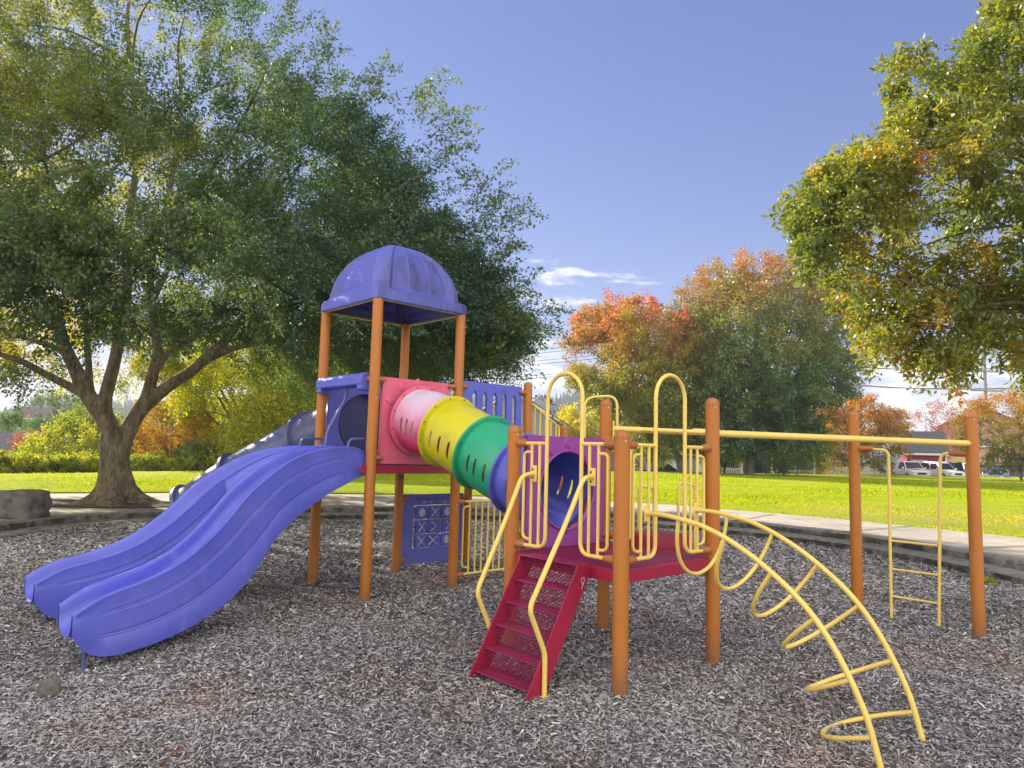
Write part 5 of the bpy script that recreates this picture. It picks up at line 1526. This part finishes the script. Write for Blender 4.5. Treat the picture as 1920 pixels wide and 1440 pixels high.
# peach clapboard house
w6 = siding('peach_siding', (.62,.42,.30), .25)
p = at(1808, 882, 96); house('house', (p[0],p[1],-.5), 9.5, 8, 4.6, 1.0, -.45, w6, M['brownroof'], 'peach clapboard house beside the crimson garage', [(3,2.6,1.2,1.2)], trim=M['trim'])
w7 = siding('rosy_tan_siding', (.45,.26,.23))
p = at(1845, 882, 112); house('house', (p[0],p[1],-.5), 11.5, 10, 8.2, 3.2, -.5, w7, M['brownroof'], 'tall rosy tan house whose brown-trimmed gable rises above the orange tree', [(-2.5,6.4,1.2,1.4)], trim=simple('brown_trim', (.16,.07,.06)), gable='y', over=.6)
# left: slate roof, white gable, far roofs
w8 = siding('cream_siding', (.50,.47,.40))
p = at(-34, 860, 47); house('house', (p[0],p[1],-3.6), 7.2, 8.5, 2.7, 2.9, .25, w8, M['slate'], 'house with a big slate-grey shingle roof at the left edge beyond the hedge', gable='x', over=.5)
p = at(112, 862, 58); house('house', (p[0],p[1],-4), 2.6, 6, 3.5, 1.1, .1, M['trim'], M['slate'], 'little white gable end just above the hedge', gable='y')
p = at(362, 862, 66); house('house', (p[0],p[1],-3.8), 3.6, 6, 4.2, 1.2, .3, M['trim'], M['darkroof'], 'white gable with dark roof behind the red-orange shrubs', gable='y')
for i, (x, y, w_, rf, lb) in enumerate(((62,782,11,'brownroof','far house with brown roof left of the grey one on the hillside'), (92,786,9,'brownroof','far house with brown roof and orange tree behind on the hillside'), (118,783,10,'slate','far grey-roofed house at the right end of the hillside row'))):
    p = at(x, y, 175+8*i); house('house', (p[0],p[1],p[2]-3.6), w_*.62, 7, 3.4, 2.6, .3+.2*i, w8 if i != 1 else siding('tan_siding', (.38,.28,.22)), M[rf], lb, [(-1.2,1.8,1.1,1.2),(1.4,1.8,1.1,1.2)], gable='x' if i == 0 else 'y')
p = at(84, 826, 70); house('house', (p[0],p[1],-4.2), 3.2, 6, 5.2, 1.1, .2, M['trim'], M['trim'], 'small white building between the red and the round green tree', gable='y')
p = at(1052, 800, 210); house('house', (p[0],p[1],3), 5.5, 6, 7.5, 2.2, .1, M['trim'], M['slate'], 'far white house below the wooded hill', [(0,4.5,1,1.2)], gable='y')

# ------------------------------------------------------------------ fences
wood_y = simple('yellow_fence_paint', (.62,.50,.14), .7); wood_g = simple('grey_weathered_board', (.17,.16,.19), .9, .35, 4)
def fence(name, a, b, z, hgt, n, mat, label, gap=.06, solid=False, th=.03, postm=None):
    a = np.array([*a, z], float); b = np.array([*b, z], float); d = unit(b-a); Y = np.cross(UP, d); L_ = np.linalg.norm(b-a)
    f = empty(name, a, label, 'fence')
    m = MB(); w_ = L_/n
    for i in range(n): m.box(a+d*(w_*(i+.5))+UP*(hgt/2+.02*math.sin(i*3.1)), w_-gap, th, hgt, d, Y, UP)
    for q in (.25,.85): m.box(a+d*(L_/2)+UP*hgt*q+Y*.04, L_, .05, .09, d, Y, UP)
    m.build('picket_panel', mat, f, smooth=False)
    k = max(int(L_/2.4), 1)
    for i in range(k+1):
        m = MB(); q = a+d*(L_*i/k)+Y*.09; m.box(q+UP*(hgt/2+.06), .12, .10, hgt+.12, d, Y, UP); m.build('post', postm or mat, f, smooth=False)
    return f
q0, q1 = at(1556, 884, 73.0), at(1668, 888, 75.0)
fence('picket_fence', q0[:2], q1[:2], -.35, 1.35, 24, simple('pale_yellow_picket', (.60,.55,.36), .7), 'pale picket fence under the rounded orange tree', .10)
q0, q1 = at(1541, 884, 72.6), at(1556, 884, 73.0)
fence('board_fence', q0[:2], q1[:2], -.3, 1.75, 5, wood_y, 'short solid yellow board fence beside the pink house', .01)
q0, q1 = at(1762, 884, 84), at(1800, 886, 82)
fence('board_fence', q0[:2], q1[:2], -.3, 2.05, 14, wood_g, 'tall grey weathered board fence right of the crimson garage', .01)
q0, q1 = at(1786, 884, 90), at(1836, 886, 89)
fence('board_fence', q0[:2], q1[:2], -.1, 2.6, 16, wood_y, 'sunlit yellow board fence behind the black car', .01)
q0, q1 = at(1838, 884, 80), at(1990, 892, 75)
tf = fence('tarp_fence', q0[:2], q1[:2], -.35, 1.95, 6, simple('purple_grey_tarp', (.11,.09,.16), .6, .35, 1.5, bump=.4, bdist=.1), 'fence hung with a dark purple-grey tarp at the right edge', .0)
m = MB(); a_ = np.array([*q0[:2], -.35]); d_ = unit(np.array([*(q1-q0)[:2],0])); yy = np.cross(UP, d_)
for k in range(4): m.tube([a_+d_*(2.0+.18*k)-yy*.05+UP*.75, a_+d_*(1.95+.18*k)-yy*.05+UP*1.2, a_+d_*(2.1+.18*k)-yy*.05+UP*1.62, a_+d_*(2.14+.18*k)-yy*.05+UP*1.3, a_+d_*(2.12+.18*k)-yy*.05+UP*.75], .03, 5)
m.build('white_marking', M['trim'], tf)

# ------------------------------------------------------------------ cars
def paint(name, c, rough=.25):
    m, t, out = nt(name); b = N(t, 'ShaderNodeBsdfPrincipled', Roughness=rough); b.inputs['Base Color'].default_value = (*c,1); b.inputs['Coat Weight'].default_value = .6
    n = noise_n(t, 3, 4); L = t.links.new; r = ramp(t, [(.3, tuple(q*.9 for q in c)), (.7, c)]); L(n, r.inputs[0]); L(r.outputs[0], b.inputs['Base Color']); L(b.outputs[0], out.inputs[0]); return m
M['tyre'] = simple('tyre_rubber', (.02,.02,.02), .9); M['rim'] = simple('alloy_rim', (.45,.45,.46), .3, .1, metal=.8); M['lamp'] = glassmat('headlamp_lens', (.55,.57,.6), .15)
M['carglass'] = glassmat('car_glass', (.015,.018,.025), .05)
def car(c, yaw, body, label, L_=4.7, W_=1.85, H_=1.72, kind='suv', scoop=False):
    c = np.array(c, float); X = np.array([math.cos(yaw), math.sin(yaw), 0]); Y = np.array([-X[1], X[0], 0])
    P = lambda x, y, z: c+X*x+Y*y+UP*z
    k = empty('parked_car', c, label, 'car', 'cars parked beyond the lawn')
    hl = L_/2; bh = H_*.58
    roof_back = {'suv': -hl+.35, 'pickup': -.55, 'sedan': -.9}[kind]; ws_b = hl*.46; ws_t = ws_b-.75
    # body shell: lofted cross sections along the length
    st = [(-hl,.62,.42,bh*.82),(-hl+.08,.92,.30,bh*.97),(-hl+.7,1,.25,bh),(-.6,1,.25,bh*1.0),(.4,1,.25,bh*1.0),(ws_b,1,.25,bh*.985),(hl-.7,.985,.26,bh*.93),(hl-.22,.93,.28,bh*.86),(hl-.04,.82,.34,bh*.76),(hl,.66,.42,bh*.62)]
    m = MB(); vs = []
    for x, wf, zl, zt in st:
        w_ = W_/2*wf
        for y, z in ((-w_*.9,zl),(-w_,zl+.12),(-w_,zl+(zt-zl)*.6),(-w_*.96,zt-.05),(-w_*.84,zt),(0,zt+.03),(w_*.84,zt),(w_*.96,zt-.05),(w_,zl+(zt-zl)*.6),(w_,zl+.12),(w_*.9,zl)): vs.append(P(x,y,z))
    n = 11; m.add(vs, [(i*n+j, i*n+(j+1)%n, (i+1)*n+(j+1)%n, (i+1)*n+j) for i in range(len(st)-1) for j in range(n)]+[tuple(range(n)), tuple(reversed(range((len(st)-1)*n, len(st)*n)))])
    # cabin: roof + pillars
    def ring(x0, x1, z, wf): return [P(x0,-W_/2*wf,z),P(x1,-W_/2*wf,z),P(x1,W_/2*wf,z),P(x0,W_/2*wf,z)]
    a = ring(roof_back-.12, ws_b, bh-.02, .93); b = ring(roof_back+.18, ws_t, H_-.07, .76); d = ring(roof_back+.30, ws_t-.12, H_, .66)
    m.add(a+b+d, [(0,1,5,4),(1,2,6,5),(2,3,7,6),(3,0,4,7),(4,5,9,8),(5,6,10,9),(6,7,11,10),(7,4,8,11),(8,9,10,11)])
    if kind == 'suv':
        for s in (-1,1): m.tube([P(roof_back+.4,s*W_*.33,H_+.05), P(ws_t-.25,s*W_*.33,H_+.05)], .025, 6)
    if scoop: m.box(P(ws_b+.55,0,bh*.97+.07), .55, .75, .09, X, Y, UP)
    bd = m.build('body', body, k, bevel=.03, angle=50)
    def quad(p, q, r, s, nm, off):
        g = MB(); nn = unit(np.cross(q-p, s-p)); ctr = (p+q+r+s)/4
        if np.dot(nn, ctr-P(0,0,bh*1.1)) < 0: nn = -nn
        v = [x+(ctr-x)*off+nn*.012 for x in (p,q,r,s)]; g.prism(v, nn*.006); g.build(nm, M['carglass'], k, smooth=False)
    quad(a[1],a[2],b[2],b[1],'windscreen',.10); quad(a[3],a[0],b[0],b[3],'rear_window',.14)
    for i, j in ((0,1),(3,2)):
        mid_a, mid_b = a[i]*.45+a[j]*.55, b[i]*.45+b[j]*.55
        quad(a[i],mid_a,mid_b,b[i],'side_window',.10); quad(mid_a,a[j],b[j],mid_b,'side_window',.10)
    for sx in (-1,1):
        for sy in (-1,1):
            g = MB(); ax = Y*sy; g.lathe(P(sx*hl*.60,sy*(W_/2-.19),.34), [(.22,0),(.335,.02),(.345,.06),(.345,.17),(.33,.205),(.22,.21)], 22, ax); w_ = g.build('wheel', M['tyre'], k)
            g = MB(); g.lathe(P(sx*hl*.60,sy*(W_/2-.19),.34)+ax*.205, [(.21,0),(.20,.015),(.06,.02),(.05,.03)], 18, ax); g.build('rim', M['rim'], w_)
    for s in (-1,1):
        g = MB(); g.box(P(hl-.10,s*W_*.33,bh*.70), .16, .38, .15, X, Y, UP); g.build('headlight', M['lamp'], k, bevel=.04)
        g = MB(); g.box(P(ws_b-.25,s*(W_/2+.09),bh+.10), .12, .22, .16, X, Y, UP); g.build('mirror', body, k, bevel=.03)
    g = MB(); g.box(P(hl-.005,0,bh*.60), .06, W_*.42, .2, X, Y, UP); g.build('grille', M['tyre'], k, bevel=.01)
    if kind == 'pickup':
        g = MB(); g.box(P(-hl+.95,0,bh+.015), 1.5, W_*.78, .03, X, Y, UP); g.build('load_bed', M['tyre'], k, smooth=False)
    return k
white = paint('white_car_paint', (.72,.73,.75)); black = paint('black_car_paint', (.012,.014,.022)); grey = paint('dark_grey_car_paint', (.10,.11,.13))
CY = R(-90)
p = at(1708, 893, 71.5); car((p[0]-.1,p[1],-.05), CY+R(-6), white, 'white pickup with a hood scoop, parked beside the white estate car', 5.2, 1.95, 1.80, 'pickup', True)
p = at(1764, 894, 74.5); car((p[0],p[1],-.05), CY+R(8), white, 'white estate car with roof rails right of the pickup', 4.9, 1.9, 1.78, 'suv')
p = at(1826, 894, 79); car((p[0],p[1],-.08), CY+R(10), black, 'black off-roader half hidden by the right end post', 4.6, 1.9, 1.85, 'suv')
p = at(1853, 894, 76); car((p[0],p[1],-.3), CY+R(14), grey, 'dark grey car whose nose shows right of the end post', 4.6, 1.85, 1.55, 'sedan')
p = at(1245, 886, 68); car((p[0],p[1],-.55), R(8), black, 'dark car seen from the side under the leaning maple', 4.5, 1.8, 1.5, 'sedan')

# ------------------------------------------------------------------ utility poles and wires
M['pole'] = simple('grey_pole_timber', (.22,.21,.20), .9, .25, 3); M['wire'] = simple('power_wire', (.05,.05,.055), .6, .1)
def upole(p, top, arms, label, yaw):
    o = empty('utility_pole', (p[0],p[1],-1), label, 'utility pole', 'utility poles carrying the power lines')
    m = MB(); m.lathe((p[0],p[1],-1.5), [(.34,0),(.22,top+1.5)], 12); m.build('pole', M['pole'], o)
    X = np.array([math.cos(yaw), math.sin(yaw), 0]); ends = []
    for z in arms:
        m = MB(); c = np.array([p[0],p[1],z]); m.box(c+np.array([0,-.25,0]), 5.2, .16, .2, X, np.array([-X[1],X[0],0]), UP)
        for s in (-1,-.45,.45,1): m.lathe(c+np.array([0,-.25,0])+X*s*2.45+UP*.09, [(.05,0),(.10,.06),(.10,.2),(.04,.28)], 8)
        m.build('crossarm', M['pole'], o)
        ends.append([c+np.array([0,-.25,.36])+X*s*2.45 for s in (-1,1)])
    return ends
def zat(x, y, Y): return float(at(x,y,Y)[2])
pA = at(1848, 740, 112); eA = upole(pA, zat(1848,652,112), [zat(1848,y,112) for y in (664,697,733)], 'grey utility pole with three crossarms at the right below the overhanging leaves', 0)
pB = at(1335, 700, 135); eB = upole(pB, zat(1335,615,135), [zat(1335,y,135) for y in (628,652,684)], 'grey utility pole hidden behind the tallest tree beyond the lawn', .2)
pC = at(-70, 760, 330); eC = upole(pC, zat(-70,728,330), [zat(-70,y,330) for y in (735,743,751)], 'far utility pole beyond the left edge', .6)
pD = at(2250, 700, 120); eD = upole(pD, zat(2250,590,120), [zat(2250,y,120) for y in (610,650,695)], 'utility pole standing beyond the right edge', 0)
tier = ['uppermost', 'middle', 'lowest']
def wire(a, b, sag, label):
    n = 24; m = MB()
    m.tube([a*(1-i/n)+b*(i/n)-UP*sag*4*(i/n)*(1-i/n) for i in range(n+1)], .055, 5)
    tag(m.build('power_line', M['wire']), label, 'power line', 'power lines across the sky')
for t_ in range(3):
    for s in range(2):
        q = 'near' if s == 0 else 'far'
        wire(eB[t_][s], eA[t_][s], 1.6, f'{tier[t_]} pair of thin power lines between the tallest tree and the utility pole')
        wire(eC[t_][s], eB[t_][s], 3.0, f'{tier[t_]} pair of thin power lines left of the trees beyond the lawn')
        wire(eA[t_][s], eD[t_][s], 1.0, f'{tier[t_]} pair of thin power lines right of the utility pole')

# ------------------------------------------------------------------ wooded hills
M['hill'] = simple('wooded_hillside', (.035,.055,.04), .95, .4, .02, bump=0)
M['conifer'] = leafmat('distant_conifer', [(0,(.012,.028,.022)), (.6,(.028,.048,.032)), (.9,(.06,.07,.03)), (1,(.16,.11,.03))], .1, .0)
RIDGE = [(-500,792),(-200,790),(0,783),(120,770),(260,766),(380,762),(470,758),(560,752),(640,744),(700,744),(760,738),(830,742),(880,752),(940,760),(1000,760),(1040,758),(1070,748),(1100,738),(1150,735),(1250,750),(1400,790),(1600,826),(1900,846),(2300,866)]
rx_ = [a for a,_ in RIDGE]; ry_ = [b for _,b in RIDGE]
xs_ = np.arange(-500, 2301, 25); DEP = [420,480,560,640,720,800]
m = MB(); vs = []
def ridge_pt(x, k):
    f = k/(len(DEP)-1); Y = DEP[k]
    zt = at(x, np.interp(x, rx_, ry_), DEP[-1])
    b = at(x, 840, Y); zb = -10
    z = zb+(zt[2]-zb)*(f**.8)
    return np.array([b[0], Y, z])
for k in range(len(DEP)): vs += [ridge_pt(x, k) for x in xs_]
nx = len(xs_); vs += [ridge_pt(x, len(DEP)-1)+np.array([0,260,-60]) for x in xs_]
m.add(vs, [(k*nx+i, k*nx+i+1, (k+1)*nx+i+1, (k+1)*nx+i) for k in range(len(DEP)) for i in range(nx-1)])
tag(m.build('hill', M['hill'], angle=180), kind='structure')
def forest():
    n = 5200; co = []; idx = []; tint = []; o = 0
    for _ in range(n):
        x = rnd.uniform(-480, 1700); k = 5*rnd.random()**.6; a = int(min(k, 4)); f = k-a
        p = ridge_pt(x, a)*(1-f)+ridge_pt(x, a+1)*f
        if x > 1150 and rnd.random() < (x-1150)/500: continue
        hh = rnd.uniform(7, 15); r_ = hh*rnd.uniform(.16,.24); t0 = rnd.random()
        for lay in range(4):
            z0 = hh*(.05+.22*lay); z1 = z0+hh*.40 if lay < 3 else hh*1.02; rr = r_*(1-.22*lay)
            for q in range(6):
                w0, w1 = 2*PI*q/6+lay, 2*PI*(q+1)/6+lay
                k0 = rr*rnd.uniform(.7,1.15)
                co += [(p[0]+k0*math.cos(w0), p[1]+k0*math.sin(w0), p[2]+z0-rnd.uniform(0,.05)*hh), (p[0]+k0*math.cos(w1), p[1]+k0*math.sin(w1), p[2]+z0), (p[0], p[1], p[2]+z1)]
                idx += [o, o+1, o+2]; tint += [min(1, max(0, t0*.8+rnd.uniform(-.1,.1)))]*3; o += 3
    f_ = raw_mesh('forest', np.array(co, np.float32), 3, np.array(idx), M['conifer'], None, np.array(tint))
    tag(f_, 'dark conifer forest covering the distant hills', 'forest', kind='stuff')
forest()
p = at(1070, 795, 170); simple_tree('conifer_tree', (p[0],p[1],1.0), float(at(1070,757,170)[2])-1.0, 2.6, M['leafG'], 'single dark conifer standing out before the wooded hill', tr=.2, trunk_h=1, n=220, per=50, leaf=.5, tb=.2, seed=120, shape='cone', tw=1.0)
p = at(1056, 795, 160); simple_tree('orange_tree', (p[0],p[1],0), float(at(1056,772,160)[2]), 2.6, M['leafO'], 'small orange tree far off above the dark gable', tr=.2, trunk_h=1, n=120, per=50, leaf=.4, tb=.4, seed=121, shape='round', tw=.9)
p = at(1010, 815, 120)
# background greenery filling the valley on the left
for i, (x, yt, Yd, wd, mat, tb, lb) in enumerate(((440,752,95,6,'leafG',.7,'grey-green tree behind the weeping tree, seen over its left shoulder'), (232,790,88,5,'leafY',.4,'green tree low in the fork of the big trunk'), (30,792,84,4.5,'leafG',.5,'dark tree between the left edge and the far rooftops'), (900,800,70,4,'leafY',.45,'green tree behind the slotted blue panel'), (590,760,80,5,'leafY',.35,'green tree behind the navy tube slide'))):
    p = at(x, 862, Yd); zt = float(at(x, yt, Yd)[2]); zb = -5 if x < 500 else -1
    simple_tree('valley_tree', (p[0],p[1],zb), zt-zb, wd, M[mat], lb, tr=.2, trunk_h=1, n=260, per=55, leaf=.3, tb=tb, seed=130+i, shape='round', tw=1.3)
# ------------------------------------------------------------------ light and sky
SAZ, SEL = R(-49), R(26)                     # sun azimuth from the view direction (left), elevation
w = bpy.data.worlds.new('World'); scene.world = w; w.use_nodes = True
t = w.node_tree; t.nodes.clear(); L = t.links.new
sky = t.nodes.new('ShaderNodeTexSky'); sky.sky_type = 'NISHITA'; sky.sun_disc = False
sky.sun_elevation = SEL; sky.sun_rotation = SAZ; sky.air_density = 1.0; sky.dust_density = .15; sky.ozone_density = 3.0
bg = t.nodes.new('ShaderNodeBackground'); bg.inputs[1].default_value = .125
wo = t.nodes.new('ShaderNodeOutputWorld')
tintn = mixc(t, 1.0, sky.outputs[0], (1.06,.95,1.06), 'MULTIPLY')
# cloud bank low over the horizon
tc = t.nodes.new('ShaderNodeTexCoord'); sp = t.nodes.new('ShaderNodeSeparateXYZ'); L(tc.outputs['Generated'], sp.inputs[0])
mp = t.nodes.new('ShaderNodeMapping'); mp.inputs['Scale'].default_value = (3.2,3.2,13); L(tc.outputs['Generated'], mp.inputs[0])
nz = N(t, 'ShaderNodeTexNoise', Scale=2.1, Detail=9, Roughness=.58, Distortion=.25); L(mp.outputs[0], nz.inputs['Vector'])
band = ramp(t, [(.0,(.0,.0,.0)),(.025,(1,1,1)),(.115,(.9,.9,.9)),(.165,(.45,.45,.45)),(.25,(.38,.38,.38)),(.29,(0,0,0))]); L(sp.outputs[2], band.inputs[0])
thr = N(t, 'ShaderNodeMath', _operation='MULTIPLY_ADD'); L(band.outputs[0], thr.inputs[0]); thr.inputs[1].default_value = .20; L(nz.outputs['Fac'], thr.inputs[2])
cr = ramp(t, [(.645,(0,0,0)),(.75,(1,1,1))], 'EASE'); L(thr.outputs[0], cr.inputs[0])
nz2 = N(t, 'ShaderNodeTexNoise', Scale=5.5, Detail=6, Roughness=.6); L(mp.outputs[0], nz2.inputs['Vector'])
cc = ramp(t, [(.35,(1.9,2.0,2.2)),(.6,(2.9,2.9,2.9))]); L(nz2.outputs['Fac'], cc.inputs[0])
kf = N(t, 'ShaderNodeMath', _operation='MULTIPLY'); L(cr.outputs[0], kf.inputs[0]); kf.inputs[1].default_value = .85
bm8 = N(t, 'ShaderNodeMath', _operation='MULTIPLY', _use_clamp=True); L(band.outputs[0], bm8.inputs[0]); bm8.inputs[1].default_value = 6
kg = N(t, 'ShaderNodeMath', _operation='MULTIPLY'); L(kf.outputs[0], kg.inputs[0]); L(bm8.outputs[0], kg.inputs[1])
# soften the bright horizon glow: c*g/(1+k*c)
dn = N(t, 'ShaderNodeVectorMath', _operation='MULTIPLY_ADD'); L(tintn, dn.inputs[0]); dn.inputs[1].default_value = (.090,.105,.165); dn.inputs[2].default_value = (1,1,1)
up_ = N(t, 'ShaderNodeVectorMath', _operation='MULTIPLY'); L(tintn, up_.inputs[0]); up_.inputs[1].default_value = (.385,.408,.650)
dv = N(t, 'ShaderNodeVectorMath', _operation='DIVIDE'); L(up_.outputs[0], dv.inputs[0]); L(dn.outputs[0], dv.inputs[1])
skyc = mixc(t, kg.outputs[0], dv.outputs[0], cc.outputs[0])
# unseen broken bright cloud added behind the viewer to lift the fill light
mp2 = t.nodes.new('ShaderNodeMapping'); mp2.inputs['Scale'].default_value = (1,1,2.2); L(tc.outputs['Generated'], mp2.inputs[0])
nz3 = N(t, 'ShaderNodeTexNoise', Scale=2.6, Detail=8, Roughness=.55); L(mp2.outputs[0], nz3.inputs['Vector'])
mb = N(t, 'ShaderNodeMapRange'); mb.inputs[1].default_value = .22; mb.inputs[2].default_value = -.25; L(sp.outputs[1], mb.inputs[0])
cv = N(t, 'ShaderNodeMath', _operation='MULTIPLY_ADD'); L(mb.outputs[0], cv.inputs[0]); cv.inputs[1].default_value = .34; L(nz3.outputs['Fac'], cv.inputs[2])
cvr = ramp(t, [(.66,(0,0,0)),(.80,(1,1,1))], 'EASE'); L(cv.outputs[0], cvr.inputs[0])
skyd = mixc(t, cvr.outputs[0], skyc, (5.6,5.3,4.9))
L(skyd, bg.inputs[0]); L(bg.outputs[0], wo.inputs[0])
sl = bpy.data.lights.new('sun', 'SUN'); sl.energy = 3.7; sl.angle = R(.55); sl.color = (1.0,.90,.74)
so = bpy.data.objects.new('sun', sl); col.objects.link(so)
S = Vector((math.sin(SAZ)*math.cos(SEL), math.cos(SAZ)*math.cos(SEL), math.sin(SEL)))
so.rotation_euler = S.to_track_quat('Z', 'Y').to_euler()
scene.view_settings.view_transform = 'Standard'; scene.view_settings.look = 'None'
scene.view_settings.exposure = 1.72; scene.view_settings.gamma = 1
scene.cycles.max_bounces = 8; scene.cycles.diffuse_bounces = 4; scene.cycles.transparent_max_bounces = 8
scene.cycles.sample_clamp_indirect = 6
try: scene.cycles.use_denoising = True
except Exception: pass

# ------------------------------------------------------------------ air
hz, t, out = nt('thin_haze'); out_s = out
v = N(t, 'ShaderNodeVolumePrincipled', Density=.00045, Anisotropy=.1); v.inputs['Color'].default_value = (.80,.88,1,1)
t.links.new(v.outputs[0], out.inputs['Volume'])
m = MB(); m.box((0,500,25), 3200, 2000, 140)
hb = m.build('haze', hz, smooth=False); tag(hb, 'thin bluish autumn haze in front of the wooded hills', 'haze', kind='stuff')
scene.cycles.volume_bounces = 0; scene.cycles.volume_step_rate = 10
